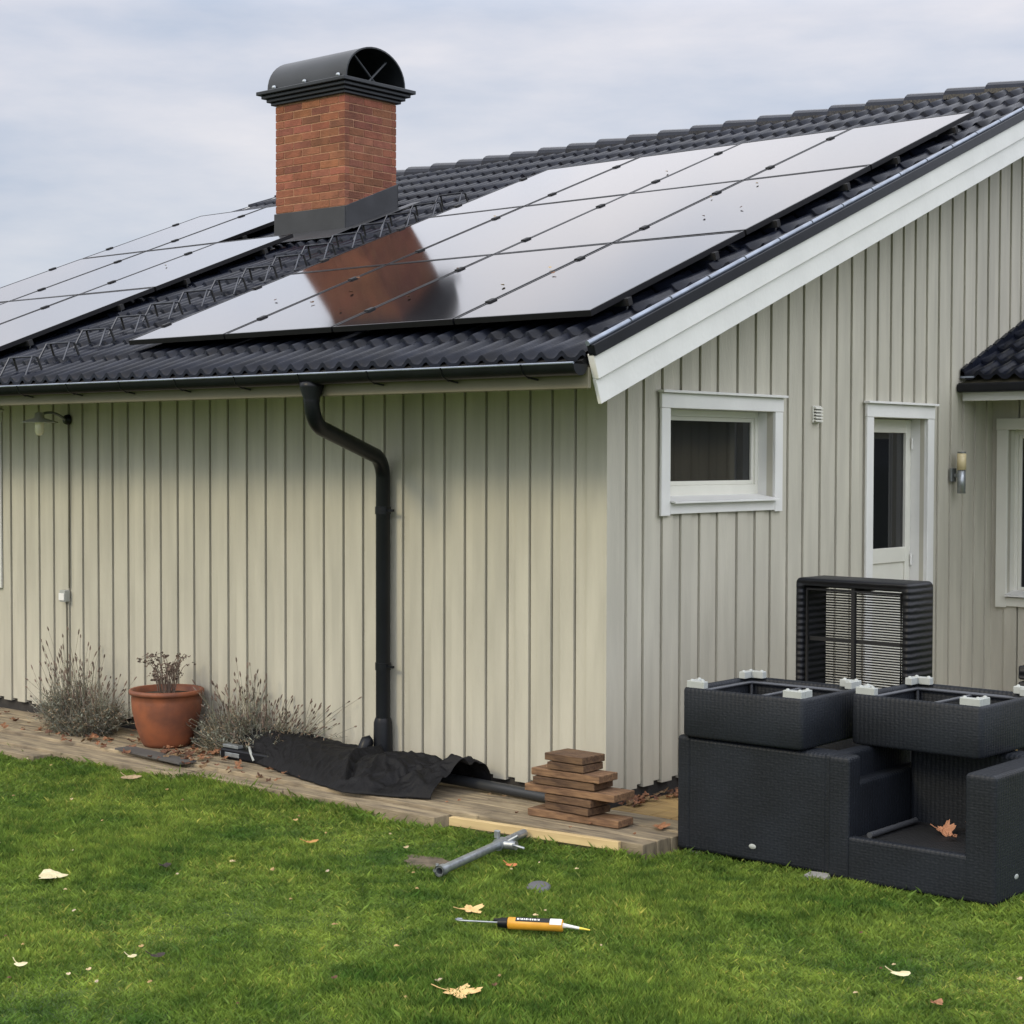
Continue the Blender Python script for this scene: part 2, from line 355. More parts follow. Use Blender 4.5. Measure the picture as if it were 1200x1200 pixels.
# ------------------------------------------------------------------ house
house = empty("house", (0, 0, 0), "beige board-clad house with black tiled roof, brick chimney and white trim", "house")
PR = 0.024
def siding(axis, edges, side, lo, hi, ztop, openings, name, fixed=0.0, sign=-1, z0=0.0):
    """axis 0: wall along x at y=fixed facing sign*y ; axis 1: along y at x=fixed facing sign*x.  edges: list of (a,b) proud boards."""
    mb = MB()
    segs = []
    cur = lo; gw_ = 0.012       # a narrow dark joint on one side of every proud board
    for a, b in edges:
        if a > cur+1e-4:
            if axis == 0: segs += [(cur, cur+gw_, 2), (cur+gw_, a, 0)] if cur > lo else [(cur, a, 0)]
            else: segs += [(cur, a-gw_, 0), (a-gw_, a, 2)]
        segs.append((a, b, 1)); cur = b
    if cur < hi-1e-4: segs.append((cur, hi, 0))
    cuts = sorted({c for op in openings for c in op[:2]})
    for a, b, pr in segs:
        t = random.uniform(0.95, 1.04)
        pcs = [a] + [c for c in cuts if a+1e-3 < c < b-1e-3] + [b]
        for p, q in zip(pcs[:-1], pcs[1:]):
            mid = (p+q)/2; spans = [(z0 if pr == 1 else z0+0.02, None)]
            for op in openings:
                if op[0] < mid < op[1]:
                    spans = [(z0 if pr == 1 else z0+0.02, op[2]), (op[3], None)]
            for za, zb in spans:
                zt0 = ztop(p) if zb is None else zb; zt1 = ztop(q) if zb is None else zb
                out = sign*(0.012, PR, -0.016)[pr]; inn = -sign*0.024
                A, B = fixed+inn, fixed+out
                def V(u, d, z): return (u, d, z) if axis == 0 else (d, u, z)
                vs = [V(p, A, za), V(q, A, za), V(q, B, za), V(p, B, za), V(p, A, zt0), V(q, A, zt1), V(q, B, zt1), V(p, B, zt0)]
                fs = [(0,3,2,1),(4,5,6,7),(0,1,5,4),(1,2,6,5),(2,3,7,6),(3,0,4,7)]
                mb.add(vs, fs, t)
    return mb
# eave wall: right edges of the proud boards as read off the wall
gr = [-0.231-0.0, -0.413, -0.591, -0.774, -0.954, -1.137, -1.317, -1.509, -1.69, -1.864, -2.067, -2.258, -2.454, -2.653, -2.848, -3.056, -3.259, -3.467, -3.669, -3.856,
      -4.046, -4.25, -4.448, -4.65, -4.845, -5.032, -5.234, -5.416, -5.626, -5.827, -6.032, -6.229]
while gr[-1] > -8.9: gr.append(gr[-1]-0.198)
ed = sorted([(x-0.105, x) for x in gr]) + [(-0.13, 0.0)]
w1 = siding(0, ed, 0, XL+0.15, 0.0, lambda x: rz(0, -0.13), [(-7.30, -6.42, 1.02, 2.32)], "eave_wall")
ew = w1.build("eave_wall", SIDING, house)
gg = [0.183, 0.357, 0.552, 0.753, 0.964, 1.168, 1.399, 1.617, 1.808, 2.026, 2.228, 2.458, 2.68, 2.885, 3.08, 3.27, 3.47, 3.655, 3.844, 4.038, 4.236, 4.45, 4.67, 4.88, 5.09, 5.30, 5.51]
while gg[-1] < 11.4: gg.append(gg[-1]+0.205)
ed = [(-0.0235, 0.10)] + [(y, y+0.108) for y in gg if y+0.1 < 11.6]
def gtop(y): return (rz(y, -0.13) if y < RIDGE else rz(2*RIDGE-y, -0.13))
WIN = (0.60, 1.82, 1.76, 2.35); DOOR = (3.17, 4.02, 0.06, 2.34)
w2 = siding(1, ed, 0, -0.0235, 11.84, gtop, [WIN, DOOR], "gable_wall", sign=1)
gw = w2.build("gable_wall", SIDING, house)
# far walls, plinth
b = MB(); b.box((XL+0.15, 11.80, 0), (-0.03, 11.84, 2.8)); b.build("rear_wall", SIDING, house)
b = MB(); b.prism([(0.03, 0), (0.03, rz(0, -.14)), (RIDGE, rz(RIDGE, -.14)), (11.8, rz(0, -.14)), (11.8, 0)], 0, XL+0.12, XL+0.15); b.build("far_gable_wall", SIDING, house)
b = MB(); b.box((XL+0.2, 0.012, G-0.1), (-0.012, 11.75, 0.05)); b.build("plinth", PLINTH, house)

# windows and door ---------------------------------------------------
def framed_opening(axis, fixed, sign, u0, u1, z0, z1, name, casing, rec, frame_w, glass, matF, sillz=None, drip=True, door=False, mull=None):
    root = None
    def V(u, d, z): return (u, fixed+sign*d, z) if axis == 0 else (fixed+sign*d, u, z)
    def bx(mb, ua, ub, da, db, za, zb):
        p = V(ua, da, za); q = V(ub, db, zb)
        mb.box(tuple(map(min, zip(p, q))), tuple(map(max, zip(p, q))))
    c0 = PR+0.003; c1 = c0+0.02; cw = casing
    fr = MB()
    # casing boards butted: sides run under the head board
    bx(fr, u0-cw, u0, c0, c1, z0-(0.0 if door else 0.085), z1+0.0005); bx(fr, u1, u1+cw, c0, c1, z0-(0.0 if door else 0.085), z1+0.0005)
    bx(fr, u0-cw-0.004, u1+cw+0.004, c0, c1+0.003, z1+0.001, z1+cw)
    if not door: bx(fr, u0+0.0005, u1-0.0005, c0, c1-0.002, z0-0.075, z0-0.002)
    # reveals
    rv = 0.012
    bx(fr, u0-rv, u0-0.0002, -rec-0.05, c0-0.001, z0, z1); bx(fr, u1+0.0002, u1+rv, -rec-0.05, c0-0.001, z0, z1); bx(fr, u0, u1, -rec-0.05, c0-0.001, z1-0.0002+0.0006, z1+rv)
    root = fr.build(name, matF[0], house, bevel=0.003, seg=1)
    if drip:
        d = MB(); bx(d, u0-cw-0.02, u1+cw+0.02, PR, c1+0.03, z1+cw+0.001, z1+cw+0.018); d.build("drip_board", WHITE, root, bevel=0.002, seg=1)
    lf = MB(); fw_ = frame_w
    za, zb = z0+(0.0 if door else 0.0), z1
    if not door:
        bx(lf, u0, u0+fw_[0], -rec-0.04, -rec, za, zb); bx(lf, u1-fw_[1], u1, -rec-0.04, -rec, za, zb)
        bx(lf, u0+fw_[0], u1-fw_[1], -rec-0.04, -rec, zb-fw_[2], zb); bx(lf, u0+fw_[0], u1-fw_[1], -rec-0.04, -rec, za, za+fw_[3])
        # inner sash, a little behind
        s = 0.028; a0, a1, b0, b1 = u0+fw_[0], u1-fw_[1], za+fw_[3], zb-fw_[2]
        bx(lf, a0, a0+s, -rec-0.04, -rec-0.014, b0, b1); bx(lf, a1-s, a1, -rec-0.04, -rec-0.014, b0, b1)
        bx(lf, a0+s, a1-s, -rec-0.04, -rec-0.014, b1-s, b1); bx(lf, a0+s, a1-s, -rec-0.04, -rec-0.014, b0, b0+s)
    lf_o = None
    if not door: lf_o = lf.build("frame", matF[1], root, bevel=0.003, seg=1)
    p = MB(); bx(p, glass[0], glass[1], -rec-0.036, -rec-0.030, glass[2], glass[3])
    if not door: p.build("pane", GLASS, root)
    if sillz is not None:
        s_ = MB()
        pr_ = [V(0, -rec, sillz+0.03), V(0, 0.085, sillz), V(0, 0.085, sillz-0.012), V(0, -rec, sillz+0.018)]
        vs = []
        for u in (u0+0.001, u1-0.001):
            for q in pr_:
                q = list(q); q[axis] = u; vs.append(tuple(q))
        s_.add(vs, [(0,1,2,3),(7,6,5,4),(0,4,5,1),(1,5,6,2),(2,6,7,3),(3,7,4,0)])
        s_.build("sill", WHITE, root)
    return root, V, bx, p
wn, V, bx, _ = framed_opening(1, 0.0, 1, WIN[0], WIN[1], WIN[2], WIN[3], "window", 0.095, 0.09, (0.03, 0.035, 0.042, 0.10), (0.64, 1.78, 1.84, 2.30), (WHITE, CREAM), sillz=1.765)
wl, V2, bx2, _ = framed_opening(0, 0.0, -1, -7.30, -6.42, 1.02, 2.32, "window", 0.085, 0.09, (0.05, 0.05, 0.05, 0.06), (-7.24, -6.48, 1.1, 2.26), (WHITE, CREAM), sillz=1.03)
dr, V, bx, _ = framed_opening(1, 0.0, 1, DOOR[0], DOOR[1], DOOR[2], DOOR[3], "door", 0.10, 0.10, None, (3.4, 3.9, 1.34, 2.23), (WHITE, CREAM), drip=True, door=True)
# door leaf with glazed upper light and a lower panel
lf = MB(); a0, a1 = DOOR[0]+0.02, DOOR[1]+0.03
D0, D1 = -0.145, -0.10; gl0, gl1, gz0, gz1 = 3.40, 3.94, 1.35, 2.232
bx(lf, 3.172, gl0, D0, D1, 0.07, 2.335); bx(lf, gl1, 4.018, D0, D1, 0.07, 2.335)
bx(lf, gl0, gl1, D0, D1, gz1, 2.335); bx(lf, gl0, gl1, D0, D1, 1.235, gz0); bx(lf, gl0, gl1, D0, D1, 0.07, 0.25)
bx(lf, gl0+0.001, gl1-0.001, D0+0.004, D1-0.014, 0.251, 1.234)
leaf = lf.build("door_leaf", CREAM, dr, bevel=0.004, seg=1)
p = MB(); bx(p, gl0, gl1, -0.13, -0.124, gz0, gz1); p.build("pane", GLASS, dr)
h_ = MB()
for z in (2.15, 1.25, 0.4): h_.cut(); h_.tube([(-0.085, 4.005, z-0.045), (-0.085, 4.005, z+0.045)], 0.009, 8)
h_.pieces("hinge", WHITE, dr)
hd = MB(); hd.tube([(-0.10, 3.25, 1.12), (-0.05, 3.25, 1.12), (-0.045, 3.36, 1.12)], 0.009, 8); hd.build("handle", GREYM, dr)
th = MB(); th.box((-0.14, DOOR[0], 0.03), (0.06, DOOR[1], 0.062)); th.build("threshold", CREAM, dr)
# dark interiors behind the glass, one room each, with a curtain edge
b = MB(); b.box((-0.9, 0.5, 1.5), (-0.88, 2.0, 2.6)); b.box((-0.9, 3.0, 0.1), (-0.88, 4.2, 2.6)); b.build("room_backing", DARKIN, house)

# ------------------------------------------------------------------ extension on the right
YE = 5.20; XE = 5.5
ext = MB()
pb = []
x = 0.02
ed = [(0.145+0.2*k, 0.25+0.2*k) for k in range(26)]
w3 = siding(0, ed, 0, 0.0235, XE, lambda x: 2.70, [(0.17, 2.2, 0.90, 2.27)], "extension_wall", fixed=YE)
xw = w3.build("extension_wall", SIDING, house)
b = MB(); b.box((XE, YE, 0), (XE+0.02, 9.5, 2.7)); b.build("extension_end_wall", SIDING, house)
b = MB(); b.box((0.05, YE+0.03, G-.1), (XE, 9.5, 0.02)); b.build("extension_plinth", PLINTH, house)
fw1, V, bx, _ = framed_opening(0, YE, -1, 0.17, 2.2, 0.90, 2.27, "window", 0.095, 0.09, (0.03, 0.05, 0.04, 0.05), (0.20, 2.16, 0.94, 2.24), (CREAM, CREAM), sillz=0.92, drip=False)
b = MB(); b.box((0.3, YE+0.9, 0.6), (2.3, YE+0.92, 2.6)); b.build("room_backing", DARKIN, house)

# ------------------------------------------------------------------ tiled roofs
def tile_roof(x0, x1, y0, y1, z_at, wave, course, amp=0.021, lip=0.024, name="roof_tiles", parent=house, flip=1):
    spw = 8; nx = int(round((x1-x0)/wave*spw)); X = np.linspace(x0, x1, nx+1)
    ph = 2*np.pi*(X-x0)/wave
    Z = amp*(np.cos(ph)+0.22*np.cos(2*ph))
    nc = int(math.ceil((y1-y0)/course)); rows = []
    rng = np.random.default_rng(3)
    for c in range(nc):
        ya = y0+c*course; yb = min(ya+course+0.0, y1)
        cell = ((X-x0)//(2*wave)).astype(int); jit = rng.uniform(-0.003, 0.003, cell.max()+1)[cell]; jy = rng.uniform(-0.006, 0.006, cell.max()+1)[cell] if c else 0*X
        rows.append((ya+jy, Z+jit-0.006)); rows.append((ya+jy, Z+lip+jit)); rows.append((ya+course*0.5+0*X, Z+lip*0.55+jit)); rows.append((yb+0.012+0*X, Z+0.001+jit))
    V = []
    for yy, zz in rows:
        for i in range(nx+1): V.append((X[i], flip*(yy[i]) if flip == 1 else 2*RIDGE-yy[i], z_at(yy[i])+zz[i]))
    F = []
    for r in range(len(rows)-1):
        if r % 4 == 3: continue
        for i in range(nx):
            a = r*(nx+1)+i; q = (a, a+1, a+nx+2, a+nx+1); F.append(q if flip == 1 else q[::-1])
    mb = MB(); mb.v = V; mb.f = [list(q) for q in F]; mb.t = [1.0]*len(F)
    mb.sm = [True]*len(F)
    o = mb.build(name, TILE, parent)
    # crisp lips
    me = o.data
    k = 0
    for r in range(len(rows)-1):
        if r % 4 == 3: continue
        for i in range(nx):
            if r % 4 == 0: me.polygons[k].use_smooth = False
            k += 1
    return o
roof = tile_roof(XL, XR-0.03, EAVE, RIDGE-0.04, lambda y: rz(y), 0.1455, 0.405)
tile_roof(XL, XR-0.03, EAVE, RIDGE-0.04, lambda y: rz(y), 0.1455, 0.405, name="rear_roof_tiles", flip=-1)
# deck boards under tiles (soffit), parallel to the slope
def slab(x0, x1, ya, yb, oa, ob, m_, name, parent=house):
    b = MB()
    b.prism([(ya, rz(ya, oa)), (yb, rz(yb, oa)), (yb, rz(yb, ob)), (ya, rz(ya, ob))], 0, x0, x1); return b.build(name, m_, parent)
slab(XL+0.02, XR-0.05, -0.88, RIDGE, -0.10, -0.055, TRIMBEIGE, "soffit")
b = MB(); b.prism([(RIDGE, rz(RIDGE, -.10)), (12.7, rz(-0.86, -.10)), (12.7, rz(-.86, -.055)), (RIDGE, rz(RIDGE, -.055))], 0, XL+0.02, XR-0.05); b.build("rear_soffit", TRIMBEIGE, house)
# fascia under the gutter
b = MB(); b.box((XL+0.03, -0.90, 2.415), (XR-0.032, -0.875, 2.53)); b.build("fascia", TRIMBEIGE, house, bevel=0.004, seg=1)
# ridge tiles, stepped and overlapping
b = MB(); x = XL-0.02; k = 0
while x < XR+0.02:
    Lr = 0.42; n = 10
    ring = lambda xx, r, dz: [(xx, RIDGE+r*math.cos(math.pi*j/(n-1))*1.25, rz(RIDGE)-0.055+dz+r*math.sin(math.pi*j/(n-1))) for j in range(n)]
    A = ring(x, 0.122, 0.022); B = ring(x+Lr, 0.112, -0.004)
    b.add(A+B, [(j, j+1, n+j+1, n+j) for j in range(n-1)], 1.0, False)
    B2 = ring(x, 0.10, 0.0); b.add(A+B2, [(j, j+1, n+j+1, n+j) for j in range(n-1)])
    x += 0.385
b.build("ridge_tiles", TILE, house)
# verge metal (near side): black face with a bright top rim, over the bargeboards
def bargeboards(xo, suffix=""):
    yT = RIDGE
    n_ = Vector((0, -math.sin(PIT), math.cos(PIT)))
    def poly(d0, d1):      # perpendicular offsets below the reference line, ends cut square to the slope
        P0 = Vector((0, -0.917, 2.598)); P1 = P0 + Vector((0, 1, T))*(RIDGE+0.917)
        a = P0 - n_*d0; c = P0 - n_*d1
        # apex points: vertical mitre
        za = P1.z - d0/math.cos(PIT); zc = P1.z - d1/math.cos(PIT)
        return [(a.y, a.z), (RIDGE, za), (2*RIDGE-a.y, a.z), (2*RIDGE-c.y, c.z), (RIDGE, zc), (c.y, c.z)]
    s = 1 if xo > -5 else -1
    def pris(pl, x0, x1, mm, nm, par):
        b = MB()
        # split in two convex halves at the apex
        l = [pl[0], pl[1], pl[4], pl[5]]; r_ = [pl[1], pl[2], pl[3], pl[4]]
        b.prism(l, 0, x0, x1); b.prism(r_, 0, x0, x1)
        return b.build(nm, mm, par, bevel=0.003, seg=1)
    bb = pris(poly(0.0, 0.142), xo-0.03*s, xo+0.014*s, WHITE, "bargeboard", house)
    pris(poly(0.1425, 0.285), xo-0.032*s, xo-0.008*s, WHITE, "lower_bargeboard", house)
    if s < 0: return
    vb = pris(poly(-0.052, 0.012), xo-0.02*s, xo+0.030*s, BLACK, "verge_flashing", house)
    # rim: short lengths with clips between
    P0 = Vector((xo-0.004*s, -0.925, 2.598)) + n_*0.060; d = Vector((0, 1, T)).normalized(); Ltot = (RIDGE+0.92)/math.cos(PIT)
    b = MB(); t = 0.0
    while t < Ltot-0.1:
        a = P0+d*t; c = P0+d*min(t+0.395, Ltot); b.tube([a, c], 0.015, 8); t += 0.41
    b.build("verge_rim", RIM, vb)
bargeboards(XR); bargeboards(XL)
# gutter: half round, open to the sky
b = MB(); n = 10; rg = 0.062; yc = -0.968; zc = 2.545
A = []; 
for xx in (XL+0.02, XR-0.033):
    for j in range(n+1):
        th_ = math.pi*j/n; A.append((xx, yc+rg*math.cos(th_), zc-rg*math.sin(th_)))
    for j in range(n+1):
        th_ = math.pi*j/n; A.append((xx, yc+(rg-.006)*math.cos(th_), zc-(rg-.006)*math.sin(th_)))
m_ = 2*(n+1); F = []
for j in range(n): F += [(j, j+1, m_+j+1, m_+j), (n+1+j, m_+n+1+j, m_+n+2+j, n+2+j)]
F += [tuple(range(n+1))+tuple(range(2*n+1, n, -1))[:0]]
b.add(A, F, 1.0, True)
for xx in (XR-0.033,): b.add([(xx, yc+rg*math.cos(math.pi*j/n), zc-rg*math.sin(math.pi*j/n)) for j in range(n+1)], [tuple(range(n+1))])
gut = b.build("gutter", BLACK, house)
b = MB(); b.tube([(XL+0.02, yc-rg, zc+0.004), (XR-0.033, yc-rg, zc+0.004)], 0.0065, 8); b.build("gutter_bead", RIM, gut)
b = MB()
for k in range(16):
    xx = XL+0.4+k*0.6; b.cut()
    b.tube([(xx, yc+rg, zc-0.0), (xx, yc+0.045, zc-0.05), (xx, yc, zc-rg-0.006), (xx, yc-0.05, zc-0.04), (xx, yc-rg-.006, zc+0.006)], 0.006, 6)
    b.tube([(xx-0.02, yc+0.03, zc-rg-0.002), (xx+0.03, yc+0.05, zc-rg-0.014)], 0.006, 5)
b.pieces("gutter_bracket", BLACK, gut)
# black drip apron between tiles and gutter
b = MB(); b.prism([(-0.93, 2.565), (-0.875, 2.60), (-0.875, 2.535), (-0.90, 2.535)], 0, XL+0.02, XR-0.055); b.build("eave_apron", BLACKM, house)
# downpipe
b = MB()
def arc(p0, p1, p2, k=6):
    p0, p1, p2 = Vector(p0), Vector(p1), Vector(p2)
    return [((1-t)**2)*p0+2*t*(1-t)*p1+t*t*p2 for t in [i/k for i in range(k+1)]]
pth = [Vector((-1.56, -0.955, 2.49))] + arc((-1.56, -0.955, 2.40), (-1.56, -0.955, 2.27), (-1.60, -0.84, 2.22)) + arc((-1.75, -0.20, 2.045), (-1.79, -0.10, 2.00), (-1.80, -0.09, 1.90)) + [Vector((-1.80, -0.09, 0.3)), Vector((-1.80, -0.09, -0.02))]
b.tube(pth, 0.049, 14)
dp = b.build("downpipe", BLACK, house)
b = MB(); b.lathe([(0.0, 0.0), (0.075, 0.0), (0.075, -0.03), (0.052, -0.10), (0.052, -0.12)], (-1.56, -0.955, 2.50), 16); b.build("outlet_funnel", BLACK, dp)
for zc_ in (1.66, 0.62):
    b = MB(); b.tube([(-1.80, -0.09, zc_), (-1.80, -0.09, zc_+0.05)], 0.053, 14); b.box((-1.81, -0.045, zc_+0.01), (-1.79, -0.02, zc_+0.04))
    b.box((-1.755, -0.10, zc_+0.018), (-1.70, -0.085, zc_+0.034)); b.build("pipe_clip", BLACK, dp)
b = MB(); b.tube([(-1.80, -0.09, 0.30), (-1.80, -0.09, 0.27), (-1.80, -0.09, 0.0), (-1.80, -0.09, DZ)], [0.052, 0.062, 0.066, 0.066], 16)
b.tube([(-1.85, -0.15, 0.17), (-1.865, -0.17, 0.15), (-1.88, -0.185, 0.09), (-1.88, -0.19, DZ)], [0.02, 0.045, 0.052, 0.052], 12); b.build("leaf_trap", BLACK, dp)

# extension roof (pitch up towards the back), gutter and fascia
YE0 = 4.60; ZE0 = 2.665
tile_roof(0.025, XE+0.5, YE0, 8.6, lambda y: ZE0+0.40*(y-YE0)+0.02, 0.15, 0.30, name="extension_roof_tiles", lip=0.03)
b = MB(); b.prism([(YE0+0.01, ZE0-0.08), (8.6, ZE0+0.40*(4.0)-0.08), (8.6, ZE0+0.40*4.0-0.035), (YE0+0.01, ZE0-0.035)], 0, 0.024, XE+0.5); b.build("extension_soffit", TRIMBEIGE, house)
b = MB(); b.box((0.03, YE0+0.02, ZE0-0.17), (XE+0.5, YE0+0.045, ZE0-0.055)); b.build("extension_fascia", WHITE, house, bevel=0.003, seg=1)
b = MB(); b.box((0.026, YE0-0.085, ZE0-0.105), (XE+0.5, YE0+0.018, ZE0-0.03)); eg = b.build("extension_gutter", BLACK, house, bevel=0.02, seg=3)
b = MB(); y = YE0; 
while y < 8.4:    # stepped wall flashing
    z = ZE0+0.40*(y-YE0); b.prism([(y, z+0.03), (y+0.14, z+0.086), (y+0.14, z+0.125), (y+0.10, z+0.132), (y, z+0.085)], 0, 0.0235, 0.055); y += 0.142
b.build("step_flashing", TILE, house)
b = MB(); b.box((0.024, YE0-0.01, ZE0+0.012), (0.14, YE0+0.02, ZE0+0.026)); b.build("verge_rim", RIM, house)

# ------------------------------------------------------------------ chimney
CX0, CX1, CY0, CY1 = -6.39, -5.436, 3.066, 3.75; CZ = 5.42
b = MB(); b.box((CX0+0.0045, CY0+0.0045, 3.9), (CX1-0.0045, CY1-0.0045, CZ)); ch = b.build("chimney", MORTAR, house)
b = MB(); zc = CZ-0.008-17*0.0735; k = 0; hC = 0.0735
while zc + hC <= CZ+0.02:
    off = 0.0 if k % 2 else 0.13
    z0_, z1_ = zc, min(zc+hC-0.011, CZ-0.001)
    for face in range(4):
        a0, a1 = (CX0, CX1) if face % 2 == 0 else (CY0, CY1)
        u = a0 - (off if face % 2 == 0 else 0.13-off)
        while u < a1:
            ua, ub = max(u, a0), min(u+0.25, a1)
            if ub-ua > 0.03:
                j = random.uniform(-0.002, 0.002); tt = random.choice([0.72, 0.85, 0.92, 1.0, 1.03, 1.08, 1.15]); tint = (tt, tt*random.uniform(.88, 1.08), tt*random.uniform(.85, 1.1))
                e0 = 0.0 if ua == a0 else 0.005; e1 = 0.0 if ub == a1 else 0.005
                if face == 0: b.box((ua+e0, CY0+j, z0_), (ub-e1, CY0+0.06, z1_), tint)
                elif face == 2: b.box((ua+e0, CY1-0.06, z0_), (ub-e1, CY1-j, z1_), tint)
                elif face == 1: b.box((CX1-0.06, max(ua+e0, CY0+0.0605), z0_), (CX1-j, min(ub-e1, CY1-.0605), z1_), tint)
                else: b.box((CX0+j, max(ua+e0, CY0+0.0605), z0_), (CX0+0.06, min(ub-e1, CY1-.0605), z1_), tint)
            u += 0.25
    zc += hC; k += 1
# right face bricks need to reach the front arris: the front bricks are headers there, seen end-on
b.build("brickwork", BRICK, ch, bevel=0.002, seg=1)
fl = MB(); q = 0.014
fl.box((CX0-q, CY0-q, 3.95), (CX1+q, CY0-0.002+0.0, 4.375))
def side_fl(x0, x1):
    fl.prism([(CY0-q+0.0143, rz(CY0, -0.05)), (CY1+q, rz(CY1, -0.05)), (CY1+q, 4.655), (CY0-q+0.0143, 4.375)], 0, x0, x1)
side_fl(CX1+0.001, CX1+q); side_fl(CX0-q, CX0-0.001)
fl.box((CX0-q, CY1+0.002, 4.1), (CX1+q, CY1+q+0.0015, 4.652))
# apron dressed over the tiles
fl.prism([(CY0-0.30, rz(CY0-0.30, 0.05)), (CY0-q-.001, rz(CY0, 0.05)), (CY0-q-.001, rz(CY0, 0.06)), (CY0-0.30, rz(CY0-0.30, 0.06))], 0, CX0-0.12, CX1+0.12)
fl.prism([(CY0-q, rz(CY0, 0.045)), (CY1+0.2, rz(CY1+.2, 0.045)), (CY1+0.2, rz(CY1+.2, 0.055)), (CY0-q, rz(CY0, 0.055))], 0, CX1+q+0.001, CX1+0.14)
fl.build("flashing", FLASH, ch, bevel=0.004, seg=1)
cp = MB()
for i, (o_, z0_, z1_) in enumerate(((0.035, CZ-0.005, CZ+0.022), (0.065, CZ+0.024, CZ+0.055), (0.10, CZ+0.057, CZ+0.088), (0.135, CZ+0.09, CZ+0.125))):
    cp.box((CX0-o_, CY0-o_, z0_), (CX1+o_, CY1+o_, z1_))
cap = cp.build("chimney_cap", CAPM, ch, bevel=0.005, seg=1)
bv = MB(); n = 20; yc_ = (CY0+CY1)/2; hw = 0.395; hh = 0.34; zb = CZ+0.125
def prof(k, t): th_ = math.pi*k/n; return (yc_-(hw-t)*math.cos(th_), zb+(hh-t)*math.sin(th_)**0.9)
V = []
for xx in (CX0-0.06, CX1+0.07):
    for t in (0.0, 0.014): V += [(xx, *prof(k, t)) for k in range(n+1)]
nn = n+1; F = []
for k in range(n):
    F += [(k, 2*nn+k, 2*nn+k+1, k+1), (nn+k, nn+k+1, 3*nn+k+1, 3*nn+k), (k, k+1, nn+k+1, nn+k), (2*nn+k, 3*nn+k, 3*nn+k+1, 2*nn+k+1)]
bv.add(V, F, 1.0, True); vault = bv.build("cap_vault", CAPM, cap)
es = vault.modifiers.new("edge", 'EDGE_SPLIT'); es.split_angle = R(50)
br = MB()
for xx in (CX1+0.0, CX0+0.02):
    br.cut(); br.tube([(xx, yc_-0.22, zb+0.24), (xx, yc_+0.08, zb)], 0.013, 6); br.cut(); br.tube([(xx, yc_+0.2, zb+0.24), (xx, yc_-0.06, zb)], 0.013, 6)
br.pieces("cap_brace", CAPM, cap)
rv = MB()
for xx in (CX0+0.05, (CX0+CX1)/2, CX1-0.02):
    rv.cut(); rv.lathe([(0.0, 0.022), (0.018, 0.014), (0.024, 0.0)], (xx, CY0-0.065, zb+0.03), 10, Matrix.Rotation(R(90), 3, 'X'))
rv.pieces("cap_bolt", ALU, cap)
# inner dark baffle so the vault does not show sky right through
b = MB(); b.box((CX0+0.3, yc_-0.33, zb), (CX0+0.32, yc_+0.30, zb+0.19)); b.build("cap_baffle", BLACKM, cap)

# ------------------------------------------------------------------ solar panels
POFF = 0.135; PT = 0.036
def slope_pt(x, y, off): return Vector((x, y, rz(y, off)))
RX = Matrix.Rotation(PIT, 4, 'X')
LP = 1.607/math.cos(PIT)      # pitch along the slope
def make_panel(W, Lr):
    root = empty("solar_panel", (0, 0, 0), "x", "solar panel")
    b = MB(); t = 0.012
    b.box((0, 0, -PT), (W, t, 0)); b.box((0, Lr-t, -PT), (W, Lr, 0)); b.box((0, t, -PT), (t, Lr-t, 0)); b.box((W-t, t, -PT), (W, Lr-t, 0))
    b.build("panel_frame", PVF, root)
    b = MB(); b.box((t, t, -0.008), (W-t, Lr-t, -0.0025)); b.build("panel_glass", PV, root)
    b = MB()
    for yy in (Lr*0.22, Lr*0.78): b.cut(); b.box((-0.026, yy-0.035, -0.002), (0.016, yy+0.035, 0.008))
    b.pieces("clamp", BLACKM, root)
    return root
ords = ["bottom", "second", "middle", "top"]
def place(proto, x, y, label, group):
    o = proto; o.location = slope_pt(x, y, POFF+0.0); o.rotation_euler = (PIT, 0, 0); o['label'] = label; o['group'] = group
    o.rotation_euler = (PIT + random.uniform(-0.0015, 0.0015), random.uniform(-0.0015, 0.0015), 0)
    return o
WR = 1.055; first = make_panel(WR, LP-0.022); used = False
rowname = ["bottom", "middle", "top"]; colname = ["nearest the gable edge", "second from the gable edge", "second from the roof steps", "nearest the roof steps"]
for r_ in range(3):
    for c in range(4):
        x = 0.245-1.072*(c+1)+0.017; y = -0.475+1.607*r_
        p_ = first if not used else copy_tree(first); used = True
        lab = "panel in the %s row of the larger solar array, %s" % (rowname[r_], colname[c])
        if r_ == 0 and c == 2: lab = "solar panel mirroring the brick chimney in the bottom row, second from the roof steps"
        place(p_, x, y, lab, "solar panels of the larger array")
W2 = 1.083; f2 = make_panel(W2, LP-0.022); used = False
cn = ["column by the roof steps", "middle column", "outer left column"]
for c in range(3):
    for r_ in range(3):
        if c == 0 and r_ == 2: continue
        x = -5.77-1.1*(c+1)+0.017; y = -0.475+1.607*r_
        p_ = f2 if not used else copy_tree(f2); used = True
        place(p_, x, y, "%s row panel, %s of the solar array left of the chimney" % (rowname[r_], cn[c]), "solar panels of the smaller array")
